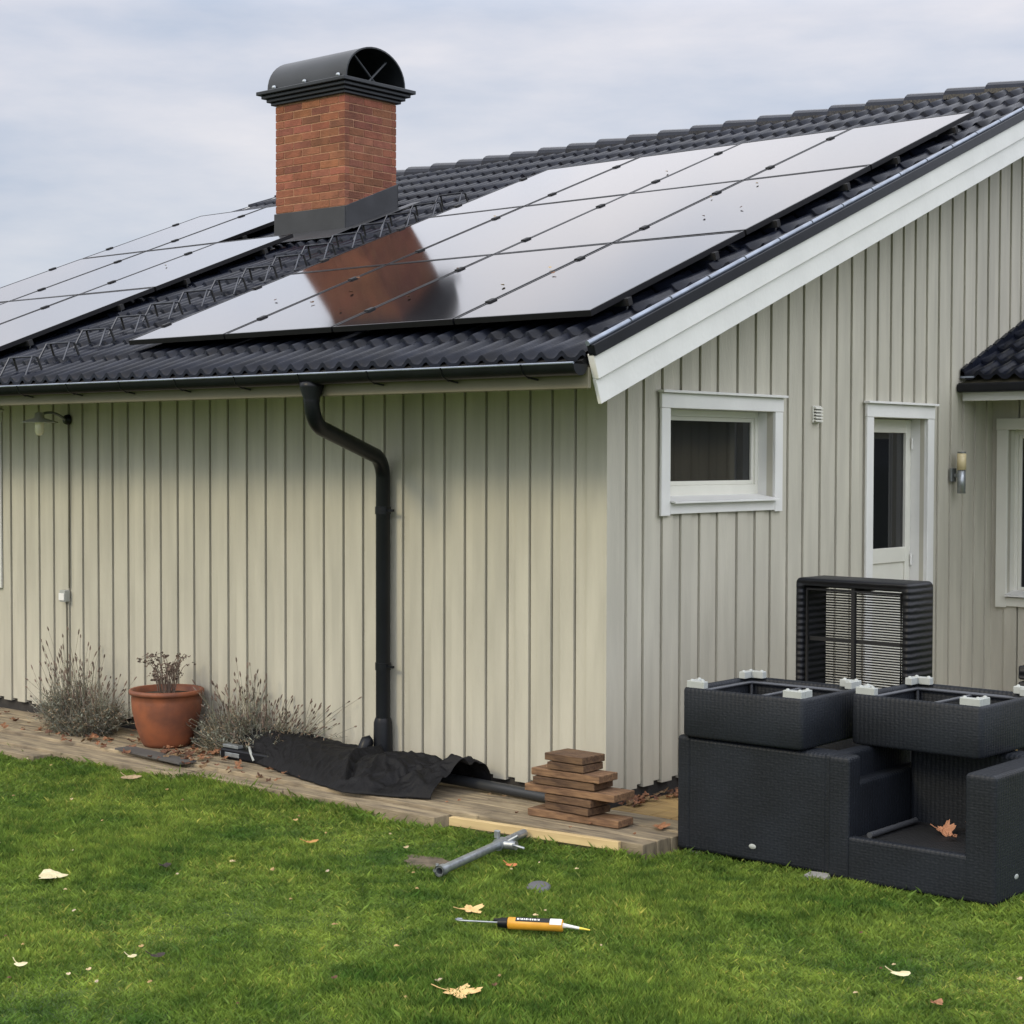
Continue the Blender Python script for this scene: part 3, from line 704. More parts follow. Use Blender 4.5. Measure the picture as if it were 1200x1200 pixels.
# mounting rails on hooks
def rail(x0, x1, y, label, group, hooks):
    root = empty("mounting_rail", (x1, y, rz(y, 0.02)), label, "rail", group)
    o0 = Vector((x1, y, rz(y, 0.02)))
    b = MB(); z1_ = POFF-PT-0.004-0.02
    Mx = RX
    b.box((x0-x1, -0.02, z1_-0.045), (0.03, 0.02, z1_), M=Mx); b.build("rail_bar", BLACKM, root)
    b = MB()
    for hx in hooks:
        b.cut(); b.tube([Mx @ Vector((hx-x1, -0.01, z1_-0.05)), Mx @ Vector((hx-x1, -0.03, z1_-0.075)), Mx @ Vector((hx-x1, 0.03, 0.0))], 0.007, 6)
    b.pieces("roof_hook", STEP, root)
for r_ in range(3):
    for j, fr_ in enumerate((0.22, 0.78)):
        y = -0.475+1.607*(r_+fr_)
        rail(-4.03, 0.25, y, "black mounting rail under the %s edge of the %s row of the larger array" % (("lower", "upper")[j], rowname[r_]), "rails under the larger array", [0.26, -0.9, -2.0, -3.1, -4.02])
        xe = -5.77 if r_ < 2 else -6.87
        rail(-9.05, xe, y, "black mounting rail under the %s edge of the %s row of the smaller array" % (("lower", "upper")[j], rowname[r_]), "rails under the smaller array", [xe+0.02, xe-1.1, xe-2.2])

# ------------------------------------------------------------------ roof steps
def make_step():
    root = empty("roof_step", (0, 0, 0), "x", "roof step", "roof steps up to the chimney")
    b = MB(); W = 0.155
    b.box((-W, -0.022, 0.118), (W, 0.026, 0.128)); b.build("tread", STEP, root, bevel=0.002, seg=1)
    for s in (-1, 1):
        b = MB(); b.tube([(s*W*0.94, -0.02, 0.12), (s*W*1.06, -0.09, -0.02)], 0.0075, 6); b.build("front_leg", STEP, root)
        b = MB(); b.tube([(s*W*0.98, 0.02, 0.12), (s*W*1.02, 0.055, 0.03)], 0.009, 6); b.build("rear_leg", BLACKM, root)
    return root
st0 = make_step()
ordn = ["lowest", "second", "third", "fourth", "fifth", "sixth", "seventh", "eighth", "ninth", "tenth", "eleventh", "twelfth", "thirteenth", "fourteenth", "topmost"]
for i in range(15):
    s_ = st0 if i == 0 else copy_tree(st0)
    y = -0.80 + i*0.313; x = -4.87+0.022*i
    s_.location = (x, y, rz(y, 0.03))
    t_ = ordn[i]
    s_['label'] = ("%s roof step%s, dark steel, beside the larger solar array" % (t_, "" if i in (0, 14) else " up from the gutter")) 

# ------------------------------------------------------------------ wall things
# barn lamp on the eave wall
lp = empty("wall_lamp", (-5.41, -0.022, 2.33), "galvanised barn lamp with flat round shade on a curved arm under the eave", "lamp")
b = MB(); b.lathe([(0.0, 0.03), (0.035, 0.03), (0.045, 0.0)], (0, 0, 0), 14, Matrix.Rotation(R(90), 3, 'X')); b.build("mount", BLACK, lp)
b = MB(); b.tube(arc((0, -0.03, 0.0), (0.0, -0.15, 0.09), (0.0, -0.27, 0.03), 10), 0.011, 8); b.build("arm", GREYM, lp)
b = MB(); b.lathe([(0.012, 0.055), (0.035, 0.05), (0.04, 0.01), (0.145, -0.022), (0.147, -0.028), (0.03, -0.012)], (0, -0.27, 0), 28); b.build("lamp_shade", GALVL, lp)
b = MB(); b.lathe([(0.03, -0.01), (0.036, -0.03), (0.036, -0.10), (0.025, -0.125), (0.0, -0.13)], (0, -0.27, 0), 16); b.build("glass_jar", JAR, lp)
# cable and junction box
b = MB(); b.tube([(-5.40, -0.03, 2.30), (-5.395, -0.029, 1.9), (-5.402, -0.028, 1.5), (-5.40, -0.03, 0.98)], 0.006, 6); b.tube([(-5.435, -0.03, 0.87), (-5.432, -0.028, 0.5), (-5.43, -0.03, 0.0)], 0.006, 6)
tag(b.build("cable", mat("cable_sheath", (0.13, 0.12, 0.09), 0.6)), "thin grey cable running down the boards below the barn lamp", "cable")
jb = MB(); jb.box((-5.47, -0.075, 0.87), (-5.395, -0.023, 0.965)); jbo = jb.build("junction_box", GREYPL, bevel=0.006); tag(jbo, "small grey junction box on the left wall below the barn lamp", "socket box")
jl = MB(); jl.box((-0.036, -0.03-0.006, 0.012), (0.036, -0.0265, 0.07)); jl.build("box_lid", LWHITE, jbo, bevel=0.003, seg=1)
# cylinder lamp by the door
wlamp = empty("wall_lamp", (PR, 4.46, 1.90), "cylindrical wall lamp with pale upper tube beside the white door", "lamp")
b = MB(); b.box((0.0, -0.045, -0.05), (0.022, 0.045, 0.06)); b.box((0.022, -0.012, -0.015), (0.06, 0.012, 0.015)); b.build("mount", GREYM, wlamp, bevel=0.006)
b = MB(); b.lathe([(0.0, -0.14), (0.032, -0.14), (0.032, 0.045), (0.0, 0.045)], (0.085, 0, 0), 20); b.build("lamp_body", ALU, wlamp)
b = MB(); b.lathe([(0.0, 0.045), (0.036, 0.046), (0.036, 0.175), (0.0, 0.178)], (0.085, 0, 0), 20); b.build("lamp_shade", OPAL, wlamp)
b = MB(); b.lathe([(0.0, 0.19), (0.034, 0.19), (0.034, 0.178), (0.0, 0.178)], (0.085, 0, 0), 20); b.build("lamp_cap", GREYM, wlamp)
# vent
b = MB(); b.box((PR, 2.325, 2.285), (PR+0.012, 2.435, 2.405)); vo = b.build("vent_grille", CREAM, bevel=0.003, seg=1); tag(vo, "small louvred air vent on the gable boards between window and door", "vent")
b = MB()
for k in range(5):
    z = 0.012+0.022*k; b.cut(); b.prism([(0.006, z), (0.026, z-0.004), (0.026, z+0.004), (0.006, z+0.014)], 1, -0.048, 0.048)
b.pieces("louvre", CREAM, vo)
b = MB(); b.box((0.0063, -0.047, 0.006), (0.008, 0.047, 0.114)); b.build("vent_shadow_gap", BLACKM, vo)

# ------------------------------------------------------------------ leaves
def leaf_shape(mb, c, s, rot, lobes=5, curl=0.15, tint=1.0, stalk=True, depth=0.45, tilt=0.1):
    n = lobes*8; pts = []
    Mt = Matrix.Rotation(rot, 3, 'Z') @ Matrix.Rotation(tilt, 3, 'X')
    for k in range(n):
        a = 2*math.pi*k/n
        r = s*(1-depth+depth*abs(math.cos(a*lobes/2))**1.6)*(1+0.25*math.cos(a))*(1+0.10*math.sin(a*17+rot*9))
        z = curl*s*((r/s)**2)*(0.5+0.5*math.sin(a*2+rot))
        pts.append(Vector(c)+Mt @ Vector((r*math.cos(a), r*math.sin(a), z)))
    ctr = Vector(c)+Vector((0, 0, 0.004))
    mid = [ctr+(p-ctr)*0.5+Vector((0, 0, 0.004*math.sin(k))) for k, p in enumerate(pts)]
    V = [ctr]+mid+pts; F = [(0, 1+k, 1+(k+1) % n) for k in range(n)]+[(1+k, 1+n+k, 1+n+(k+1) % n, 1+(k+1) % n) for k in range(n)]
    mb.add(V, F, tint, False)
    if stalk:
        a = rot+math.pi; p0 = Vector(c)+Mt @ Vector((-s*0.35, 0, 0.002)); mb.tube([p0, p0+Mt @ Vector((-s*0.6, s*0.12, 0.01)), p0+Mt @ Vector((-s*1.0, s*0.32, 0.018))], 0.0022, 5)
LV = [  # x, y, radius, rotation, lobes, material, label
 (1.693, -3.179, 0.082, 0.6, 5, LEAFY, "large tan maple leaf with long stalk at the bottom of the lawn, nearest the camera"),
 (0.869, -2.186, 0.062, 1.3, 5, LEAFY, "tan maple leaf lying just above the hooked end of the sealant gun"),
 (-1.195, -3.112, 0.085, 2.9, 3, LEAFP, "pale curled maple leaf lying alone on the left of the lawn"),
 (2.918, -1.772, 0.042, 0.3, 2, LEAFP, "pale rounded leaf on the right of the lawn in front of the armchairs"),
 (0.017, -4.119, 0.032, 0.2, 2, LEAFP, "small pale leaf at the lower left edge of the lawn"),
 (0.353, -3.657, 0.032, 0.9, 2, mat("black_leaf", (0.03, 0.02, 0.015), 0.8), "black rotten leaf in the lower left of the lawn"),
 (0.283, -3.736, 0.020, 0.9, 2, LEAFP, "tiny pale leaf left of the black rotten leaf"),
 (-0.953, -2.578, 0.035, 1.9, 3, mat("dark_leaf", (0.035, 0.025, 0.02), 0.8), "dark shrivelled leaf on the left of the lawn behind the pale maple leaf"),
 (-0.798, -1.682, 0.04, 1.0, 3, mat("ochre_leaf", (0.45, 0.24, 0.07), 0.7), "ochre leaf standing in the grass in front of the black tarp"),
 (0.412, -1.358, 0.032, 0.4, 2, mat("russet_leaf", (0.50, 0.17, 0.06), 0.7), "small russet leaf beside the scaffold tube clamp"),
 (3.23, -2.031, 0.03, 1.6, 3, LEAFB, "small brown-edged leaf at the bottom right of the lawn"),
 (-3.179, -1.12, 0.075, 0.2, 3, mat("beige_leaf", (0.42, 0.30, 0.18), 0.75), "beige curled leaf at the lawn edge in front of the terracotta pot"),
]
for x, y, s, r_, lb, mm, lab in LV:
    b = MB(); leaf_shape(b, (x, y, G+0.026), s, r_, lb, 0.16, depth=0.5 if lb == 5 else 0.4, tilt=random.uniform(-.08, .12)); tag(b.build("fallen_leaf", mm), lab, "leaf", "fallen leaves")
# dry specks lying on the panels
b = MB()
for (x, y) in ((-2.2, -0.1), (-2.55, 0.35), (-2.75, 0.15), (-1.9, 0.75), (-1.75, 0.1), (-2.9, 0.75), (-0.9, 0.55), (-0.75, 0.4), (-1.0, 0.2), (-0.4, 1.6), (-0.2, 1.75), (-0.75, 2.2), (-0.55, 2.5), (-3.3, 0.3), (-7.6, 0.6), (-6.6, 1.9), (-3.0, 2.4), (-2.0, 3.4)):
    leaf_shape(b, (x, y, rz(y, 0.145)), random.uniform(0.010, 0.019), random.uniform(0, 6), 2, 0.3, random.choice([0.25, 0.5, (1.6, 2.6, 3.2)]), False, tilt=PIT)
tag(b.build("leaf_flecks", LEAFB), "small dry leaf bits lying on the solar panels", "leaves", kind='stuff')
# small flecks of litter on the lawn
b = MB()
for k in range(150):
    x = random.uniform(-4.5, 4.5); y = random.uniform(-6.0, -1.0); s = random.uniform(0.007, 0.017)
    leaf_shape(b, (x, y, G+0.028), s, random.uniform(0, 6), 2, 0.4, random.choice([(1.7, 2.9, 3.6), (1.5, 2.2, 2.0), (1.9, 3.4, 5.0), (1.1, 1.5, 1.4)]) if random.random() < 0.85 else 0.4, False)
tag(b.build("leaf_flecks", LEAFB), "small dry leaf flecks scattered over the lawn", "leaves", kind='stuff')
b = MB()
def litter(x0, x1, y0, y1, n, s0=0.015, s1=0.035):
    for k in range(n):
        leaf_shape(b, (random.uniform(x0, x1), random.uniform(y0, y1), DZ+random.uniform(0.006, 0.02)), random.uniform(s0, s1), random.uniform(0, 6), random.choice([3, 5]), 0.5,
                   random.choice([(0.5, 0.45, 0.5), (0.8, 0.8, 0.8), (1.1, 1.1, 1.2), (0.7, 0.95, 1.0), (0.35, 0.35, 0.4)]), False, tilt=random.uniform(-.6, .6))
litter(-5.6, -4.0, -0.75, -0.1, 60); litter(-4.2, -2.9, -0.8, -0.25, 40); litter(-3.5, -2.9, -0.7, -0.3, 34, 0.02, 0.04); litter(0.03, 0.16, 0.1, 1.6, 90, .02, .04); litter(-7.5, -5.2, -0.9, -0.1, 25); litter(-1.0, 0.75, -0.7, -0.1, 10, .01, .02)
litter(-2.9, -1.9, -0.85, -0.5, 16)
tag(b.build("leaf_litter", LEAFB), "brown leaf litter gathered along the wall base and deck", "leaves", kind='stuff')
b = MB(); leaf_shape(b, (0.62, -0.30, DZ+0.012), 0.055, 0.4, 5, 0.3, stalk=False, tint=1.0); tag(b.build("fallen_leaf", LEAFB), "flat brown leaf on the deck between the board stack and the armchairs", "leaf", "fallen leaves")

# loose pieces on the deck by the pot
b = MB(); b.box((-0.42, -0.07, 0), (0.42, 0.07, 0.012)); o = b.build("roofing_sheet", mat("grey_sheet", (0.10, 0.095, 0.09), 0.8, var=0.3)); o.location = (-3.45, -0.70, DZ+0.006); o.rotation_euler = (0, 0, R(-6)); tag(o, "flat dark grey strip of sheet lying on the deck in front of the pot", "sheet")

# ------------------------------------------------------------------ terracotta pot with dead plant
pot = empty("plant_pot", (-3.79, -0.325, DZ), "large orange terracotta pot with a dried plant, between two lavender bushes", "plant pot")
b = MB(); b.lathe([(0.0, 0.0), (0.165, 0.0), (0.185, 0.03), (0.225, 0.15), (0.252, 0.28), (0.258, 0.36), (0.256, 0.405), (0.270, 0.408), (0.276, 0.42), (0.274, 0.44), (0.262, 0.446), (0.246, 0.44), (0.24, 0.40), (0.235, 0.39)], n=48); b.build("pot_body", TERRA, pot)
b = MB(); b.lathe([(0.0, 0.40), (0.12, 0.405), (0.238, 0.395)], n=24); b.build("soil", SOIL, pot)
b = MB()
for k in range(30):
    a = random.uniform(0, 6.28); r0 = random.uniform(0, 0.08); hh_ = random.uniform(0.15, 0.34); sp_ = random.uniform(0.02, 0.16)
    p = [Vector((r0*math.cos(a), r0*math.sin(a), 0.39))]
    for j in range(1, 6):
        t = j/5; p.append(Vector(((r0+sp_*t**1.3)*math.cos(a+0.5*t), (r0+sp_*t**1.3)*math.sin(a+0.5*t), 0.39+hh_*math.sin(t*1.9)/math.sin(1.57)*0.95)))
    b.tube(p, [0.004, 0.0035, 0.003, 0.0025, 0.002, 0.0015], 5, tint=random.uniform(0.8, 1.5))
    for j in range(7):
        q = p[random.randint(2, 5)]; leaf_shape(b, q+Vector((random.uniform(-.025, .025), random.uniform(-.025, .025), random.uniform(-.02, .02))), random.uniform(0.007, 0.016), random.uniform(0, 6), 2, 1.0, random.uniform(0.6, 1.6), False, tilt=random.uniform(-1.5, 1.5))
b.build("dried_plant", SEED, pot); pot.scale = (0.99, 0.99, 0.93)

# ------------------------------------------------------------------ lavender
def lavender(name, loc, wx, wy, h, nst, label, lean=0.0, seed=1):
    rr = random.Random(seed)
    root = empty(name, loc, label, "plant", "lavender bushes by the wall")
    fo = MB(); sdm = MB(); ylim = -loc[1]-0.045
    for k in range(nst):
        a = rr.uniform(0, 6.283); r0 = math.sqrt(rr.random())
        x0, y0 = wx*0.45*r0*math.cos(a), wy*0.45*r0*math.sin(a)
        long = rr.random() < 0.17
        clump = 0.75+0.35*math.sin(x0*17+seed)*math.cos(x0*7)
        hh = h*clump*(rr.uniform(0.55, 1.0) if long else rr.uniform(0.18, 0.55))*(1-0.25*r0*r0)
        dx = x0*rr.uniform(0.0, 0.8)+rr.gauss(0, 0.09)*(1 if long else 0.8)+lean*hh; dy = y0*0.6+rr.gauss(0, .05)
        bend = rr.gauss(0, 0.035); ph = rr.uniform(0, 6.28); pts = []
        for j in range(6):
            t = j/5
            pts.append(Vector((x0+dx*t**1.5+bend*math.sin(t*4+ph), min(y0+dy*t*t*0.7+bend*math.cos(t*5+ph), ylim), hh*t*(1-0.08*t))))
        tt = rr.uniform(0.6, 1.7); g_ = (tt*rr.uniform(.95, 1.35), tt, tt*rr.uniform(.75, 1.1))
        fo.tube(pts, [0.0030, 0.0026, 0.0022, 0.0018, 0.0015, 0.0012], 3, False, tint=g_)
        if long:
            p = pts[-1]; d = (pts[-1]-pts[-2]).normalized(); Lh = rr.uniform(0.015, 0.042)
            sdm.tube([p-d*Lh*0.4, p+d*Lh*0.1, p+d*Lh*0.6, p+d*Lh], [0.002, rr.uniform(0.004, 0.0075), 0.005, 0.001], 5, False, tint=rr.uniform(0.7, 1.9))
        for j in range(8 if long else 16):
            t = rr.uniform(0.05, 0.7 if long else 1.0); i0 = min(int(t*5), 4); f = t*5-i0; q = pts[i0]*(1-f)+pts[i0+1]*f
            a2 = rr.uniform(0, 6.283); l_ = rr.uniform(0.015, 0.045); u = Vector((math.cos(a2), math.sin(a2)*0.7, rr.uniform(-0.5, 0.9))).normalized()*l_; s_ = Vector((-math.sin(a2), math.cos(a2), rr.uniform(-.6, .6)))*rr.uniform(0.0022, 0.0042)
            kk = rr.uniform(0.45, 2.0); br_ = rr.random() < 0.34
            col = (kk*1.5, kk*1.05, kk*0.8) if br_ else (kk, kk*1.02, kk*0.98)
            e_ = q+u; e_.y = min(e_.y, ylim+0.02)
            fo.add([q-s_*.5, q+u*0.5-s_, e_, q+u*0.5+s_], [(0, 1, 2, 3)], col)
    tag(fo.build("foliage", SAGE, root), kind="stuff"); tag(sdm.build("flower_stalks", SEED, root), kind="stuff")
lavender("lavender", (-4.78, -0.36, DZ), 0.66, 0.42, 0.86, 1050, "grey-green lavender bush with tall spent stalks left of the terracotta pot", -0.03, 3)
lavender("lavender", (-3.02, -0.17, DZ), 1.12, 0.26, 0.68, 1500, "wide grey-brown lavender bush between the pot and the black tarp", 0.05, 9)

# ------------------------------------------------------------------ black tarp roll, things under it, drain pipe
def make_tarp():
    from mathutils import noise
    nu, nv = 300, 84; V = []
    for i in range(nu+1):
        u = i/nu; x = -3.0+2.06*u
        yf = -0.33-0.43*min(1, u/0.72)**0.9 + (0.20*((u-0.72)/0.28)**1.2 if u > 0.72 else 0)
        yb = -0.10
        hgt = 0.172+0.012*math.sin(u*9)-0.05*math.exp(-((u-0.86)/0.05)**2)+0.03*math.exp(-((u-0.96)/0.04)**2)
        rough = 0.35+0.65*min(1, max(0, (u-0.55)/0.3))
        for j in range(nv+1):
            v = j/nv; y = yf+(yb-yf)*v
            # a ramp up from the front edge, a flat top, a short drop behind
            if v < 0.55: pz_ = min(1.0, (v/0.55))**0.75
            elif v < 0.85: pz_ = 1.0
            else: pz_ = 1-0.75*((v-0.85)/0.15)**1.5
            P_ = Vector((u*7.0, v*2.4, 0.3))
            n1 = 1-abs(noise.noise(P_*1.3))*2; n2 = 1-abs(noise.noise(P_*3.1+Vector((5, 2, 1))))*2
            cr_ = 0.020*max(0, n1-0.55)/0.45+0.011*max(0, n2-0.5)/0.5
            fold = rough*(cr_*1.6-0.008)*min(1, v*6)
            c1_ = u-(0.40-0.22*v); c2_ = u-(0.67-0.12*v+0.02*math.sin(9*v)); c3_ = u-(0.79+0.12*v)
            fold += (0.016 if c1_ > 0 else 0.0)*min(1, abs(c1_)/0.006)*math.exp(-max(0, c1_)/0.15)*min(1, v*6)
            fold += (0.034*math.exp(-abs(c2_)/0.014)-0.030*math.exp(-((c2_-0.030)/0.016)**2))*min(1, v*5)
            fold += (0.026*math.exp(-abs(c3_)/0.012)-0.020*math.exp(-((c3_-0.025)/0.012)**2))*min(1, v*5)
            ed_ = 0.018*noise.noise(Vector((u*14, 0, 0)))+0.010*noise.noise(Vector((u*40, 0, 0)))
            xx = x+0.02*math.sin(7*v+2)+0.16*v*(u-0.35)+0.05*noise.noise(Vector((v*6, u*3, 2)))*max(0, u-0.85)*6 + (0.10*(v-0.4) if u < 0.02 else 0)
            V.append((xx, y+ed_*(1-v), DZ+0.004+max(0, hgt*pz_+fold)))
    F = [(i*(nv+1)+j, (i+1)*(nv+1)+j, (i+1)*(nv+1)+j+1, i*(nv+1)+j+1) for i in range(nu) for j in range(nv)]
    b = MB(); b.add(V, F, 1.0, True); o = b.build("tarp", TARP)
    s_ = o.modifiers.new("thick", 'SOLIDIFY'); s_.thickness = 0.0025; s_.offset = 1
    return tag(o, "crumpled black ground cloth spread over a bundle at the foot of the downpipe", "tarp")
make_tarp()
bd = empty("tool_bundle", (-2.91, -0.37, DZ), "black and silver tool bundle sticking out of the left end of the tarp", "tool")
b = MB(); b.box((-0.16, -0.06, 0.0), (0.35, 0.08, 0.075)); b.build("case", BLACK, bd, bevel=0.015)
b = MB(); b.box((-0.14, -0.05, 0.078), (0.02, 0.0, 0.10)); b.tube([(-0.165, -0.03, 0.03), (-0.165, 0.05, 0.03)], 0.028, 12); b.box((-0.10, -0.066, 0.02), (0.05, -0.061, 0.05)); b.build("metal_fitting", ALU, bd, bevel=0.006)
b = MB(); b.tube([(0.0, 0.07, 0.09), (0.16, -0.055, 0.075), (0.2, -0.06, 0.02)], 0.01, 6); b.build("strap", GREYPL, bd)
# reed-like rumpled second cloth end and pipe
b = MB(); b.tube([(-1.45, -0.14, DZ+0.05), (-1.0, -0.15, DZ+0.048), (-0.30, -0.16, DZ+0.036)], 0.034, 14); tag(b.build("drain_pipe", PIPE), "dark grey drain pipe lying along the wall base between tarp and board stack", "pipe")

# ------------------------------------------------------------------ stack of boards
BD = [(0.223, -0.064, .21), (0.217, -0.044, .20), (0.329, -0.161, .19), (0.286, -0.148, .20), (0.433, -0.207, .21), (0.28, -0.063, .19), (0.274, -0.062, .20), (0.458, -0.18, .16)]
lbl = ["topmost short thick board of the stack by the house corner", "short board second from the top of the stack by the house corner", "wide board third from the top of the stack by the house corner",
       "board with pale split edge, fourth from the top of the stack", "longest board sticking out both sides at mid height of the stack", "short reddish board with a chipped pale spot, third from the bottom of the stack",
       "short brown board second from the bottom of the stack", "lowest board of the stack, lying on the deck by the house corner"]
nB = 8; tb = (0.315-DZ)/nB
for i, (x1, x0, wd_) in enumerate(BD):
    z = DZ+0.004+tb*(nB-1-i)
    b = MB(); L_ = x1-x0; b.box((-L_/2, -wd_/2, 0), (L_/2, wd_/2, tb-0.006), random.uniform(0.55, 0.95) if i not in (2, 4, 7) else 1.2)
    o = b.build("board", PLANK, bevel=0.004); o.location = ((x0+x1)/2, -0.50+wd_/2, z); o.rotation_euler = (0, 0, R(random.uniform(-5, 5)))
    o.data.transform(Matrix.Translation((0, 0, 0))); tag(o, lbl[i], "board", "boards stacked by the house corner")
b = MB(); b.box((-0.57, -0.022, 0), (0.57, 0.022, 0.050)); o = b.build("timber_batten", NEWWOOD, bevel=0.003); o.location = (0.08, -0.775, G+0.030); o.rotation_euler = (0, R(0.4), R(7.5))
tag(o, "pale fresh timber batten lying along the deck edge in the grass", "batten")

# ------------------------------------------------------------------ scaffold tube with clamp
tb0 = Vector((0.285, -1.775, G+0.047)); tb1 = Vector((0.06, -0.83, G+0.06))
tr = empty("scaffold_tube", tb0, "galvanised scaffold tube with a wing-nut clamp lying on the lawn", "tube")
d = tb1-tb0
b = MB(); n = 18; 
b.tube([(0, 0, 0), d], 0.024, n, False); b.tube([d, (0, 0, 0)], 0.0195, n, False)
ax_ = d.normalized(); a_ = ax_.cross(Vector((0, 0, 1))).normalized(); c_ = ax_.cross(a_)
for P_ in (Vector((0, 0, 0)), d):
    ring = [P_+(a_*math.cos(6.2832*k/n)+c_*math.sin(6.2832*k/n))*r for r in (0.024, 0.0195) for k in range(n)]
    b.add(ring, [(k, (k+1) % n, n+(k+1) % n, n+k) for k in range(n)])
b.build("tube", ALU, tr)
b = MB(); b.tube([ax_*-0.002, ax_*0.045], 0.030, n, False); P_ = a_*-0.03; b.tube([P_+ax_*0.0, P_+ax_*0.03, P_+ax_*0.03+Vector((0, 0, 0.03))], 0.009, 8); b.build("end_collar", ALU, tr)
pc = d*0.70
b = MB(); b.tube([pc-ax_*0.03, pc+ax_*0.03], 0.034, 14); b.tube([pc+a_*0.03, pc+a_*0.10+Vector((0, 0, 0.0))], 0.026, 12); b.box(tuple(pc+Vector((-0.03, -0.02, 0.03))), tuple(pc+Vector((0.0, 0.005, 0.075)))); b.build("clamp", ALU, tr, bevel=0.004, seg=1)
b = MB(); b.tube(arc(pc+a_*0.08, pc+a_*0.10-ax_*0.06+Vector((0, 0, .02)), pc+a_*0.17-ax_*0.04, 6), 0.008, 8); b.tube([pc+a_*0.05+Vector((0, 0, 0.02)), pc+a_*0.10+Vector((0, 0, 0.05))+ax_*0.02], 0.009, 8); b.build("wing_nut", ALU, tr)
# dark flat cap in the grass
b = MB(); b.lathe([(0.0, 0.02), (0.05, 0.018), (0.062, 0.008), (0.062, 0.0)], n=20); o = b.build("pipe_cap", mat("cap_grey", (0.11, 0.11, 0.12), 0.6)); o.location = (0.81, -1.60, G+0.012); o.rotation_euler = (0.15, 0.1, 0); tag(o, "flat dark grey round cap lying in the grass between scaffold tube and sealant gun", "cap")

# ------------------------------------------------------------------ sealant gun
g0 = Vector((0.982, -2.411, G+0.04)); g1 = Vector((1.524, -2.094, G+0.04))
an = math.atan2(g1.y-g0.y, g1.x-g0.x); Lg = (g1-g0).length
gun = empty("sealant_gun", g0, "orange sealant gun with black handle and hooked steel rod on the lawn", "tool", rz=an)
b = MB(); b.tube([(0.025, 0.03, 0.0), (0.004, 0.032, 0.0), (-0.004, 0.018, 0.0), (0.01, 0.003, 0.0), (0.05, 0, 0), (0.22, 0, 0)], 0.0045, 8); b.build("plunger_rod", ALU, gun)
b = MB(); b.tube([(0.20, 0, 0), (0.245, 0, 0)], [0.020, 0.026], 12); b.box((0.205, -0.012, -0.02), (0.235, 0.05, 0.012)); b.tube([(0.22, 0.02, 0.0), (0.17, 0.09, -0.015)], 0.011, 8); b.build("grip", BLACK, gun, bevel=0.003, seg=1)
b = MB(); b.tube([(0.247, 0, 0), (0.25, 0, 0), (0.50, 0, 0), (0.504, 0, 0)], [0.024, 0.028, 0.028, 0.024], 22); bdy = b.build("cartridge", ORANGE, gun)
def band(mb, x0, x1, a0, a1, r, n=10, tint=1.0):
    V = [(xx, -r*math.cos(a0+(a1-a0)*k/n), r*math.sin(a0+(a1-a0)*k/n)) for xx in (x0, x1) for k in range(n+1)]
    mb.add(V, [(k, n+1+k, n+2+k, k+1) for k in range(n)], tint)
b = MB(); band(b, 0.285, 0.470, R(35), R(120), 0.0288); b.build("label_band", BLACKM, bdy)
b = MB(); band(b, 0.445, 0.500, R(20), R(130), 0.0291)
x = 0.292
for wl_ in (0.012, 0.006, 0.010, 0.008, 0.012, 0.005, 0.010, 0.009, 0.011, 0.006, 0.009):
    band(b, x, x+wl_-0.003, R(52), R(72), 0.0292, 3); x += wl_+0.001
b.build("label_print", LWHITE, bdy)
b = MB(); b.tube([(0.504, 0, 0), (0.52, 0, 0), (0.58, 0, -0.008)], [0.013, 0.009, 0.006], 10); b.build("nozzle", LWHITE, gun)
b = MB(); b.tube([(0.58, 0, -0.008), (0.63, 0, -0.014)], [0.0062, 0.003], 10); b.build("nozzle_tip", YEL, gun)

# ------------------------------------------------------------------ rattan furniture
def make_chair(name, W, D, H, label, open_front=True, facing=0.0, loc=(0, 0, 0), swoop=False, armw=0.165):
    root = empty(name, loc, label, "armchair", "dark wicker armchairs", rz=facing)
    bev = 0.022; aw = armw
    b = MB()
    if swoop:      # left arm: an upright front post, the rest of the arm lower behind it
        b.box((0, 0, 0.012), (aw*0.75, 0.13, H)); b.build("arm_post", WICK, root, bevel=bev, seg=4)
        b = MB(); b.box((0.004, 0.10, 0.012), (aw*0.72, D, H-0.14)); b.build("armrest", WICK, root, bevel=bev, seg=4)
    else:
        b.box((0, 0, 0.012), (aw, D, H)); b.build("armrest", WICK, root, bevel=bev, seg=4)
    b = MB(); b.box((W-aw, 0, 0.012), (W, D, H)); b.build("armrest", WICK, root, bevel=bev, seg=4)
    b = MB(); b.box((aw*0.7, D-0.17, 0.012), (W-aw+0.02, D-0.004, H-0.004)); b.build("backrest", WICK, root, bevel=bev, seg=4)
    b = MB(); b.box((aw*0.7, 0.003, 0.012), (W-aw+0.02, 0.06, 0.242)); b.build("front_apron", WICK, root, bevel=bev*0.8, seg=4)
    b = MB(); b.box((aw*0.7, 0.05, 0.205), (W-aw, D-0.16, 0.222)); b.build("seat", WINN, root)
    b = MB(); b.tube([(aw+0.03, 0.09, 0.245), (aw+0.03, D-0.25, 0.245)], 0.016, 8); b.build("seat_rail", TUBE, root)
    b = MB()
    for x in (0.09, W-0.09):
        for y in (0.09, D-0.09): b.cut(); b.box((x-0.045, y-0.045, -0.01), (x+0.045, y+0.045, 0.014))
    b.pieces("foot", GREYPL, root)
    return root
HC = 0.50-G
ca = make_chair("wicker_armchair", 1.02, 0.80, HC, "dark wicker armchair with its plain back to the camera, left of the pair", True, math.pi, (0.81+1.02, 0.40, G), armw=0.09)
cb = make_chair("wicker_armchair", 0.93, 0.84, HC, "dark wicker armchair facing the camera with fallen leaves on its seat", True, 0.0, (1.795, -0.44, G), swoop=True, armw=0.165)
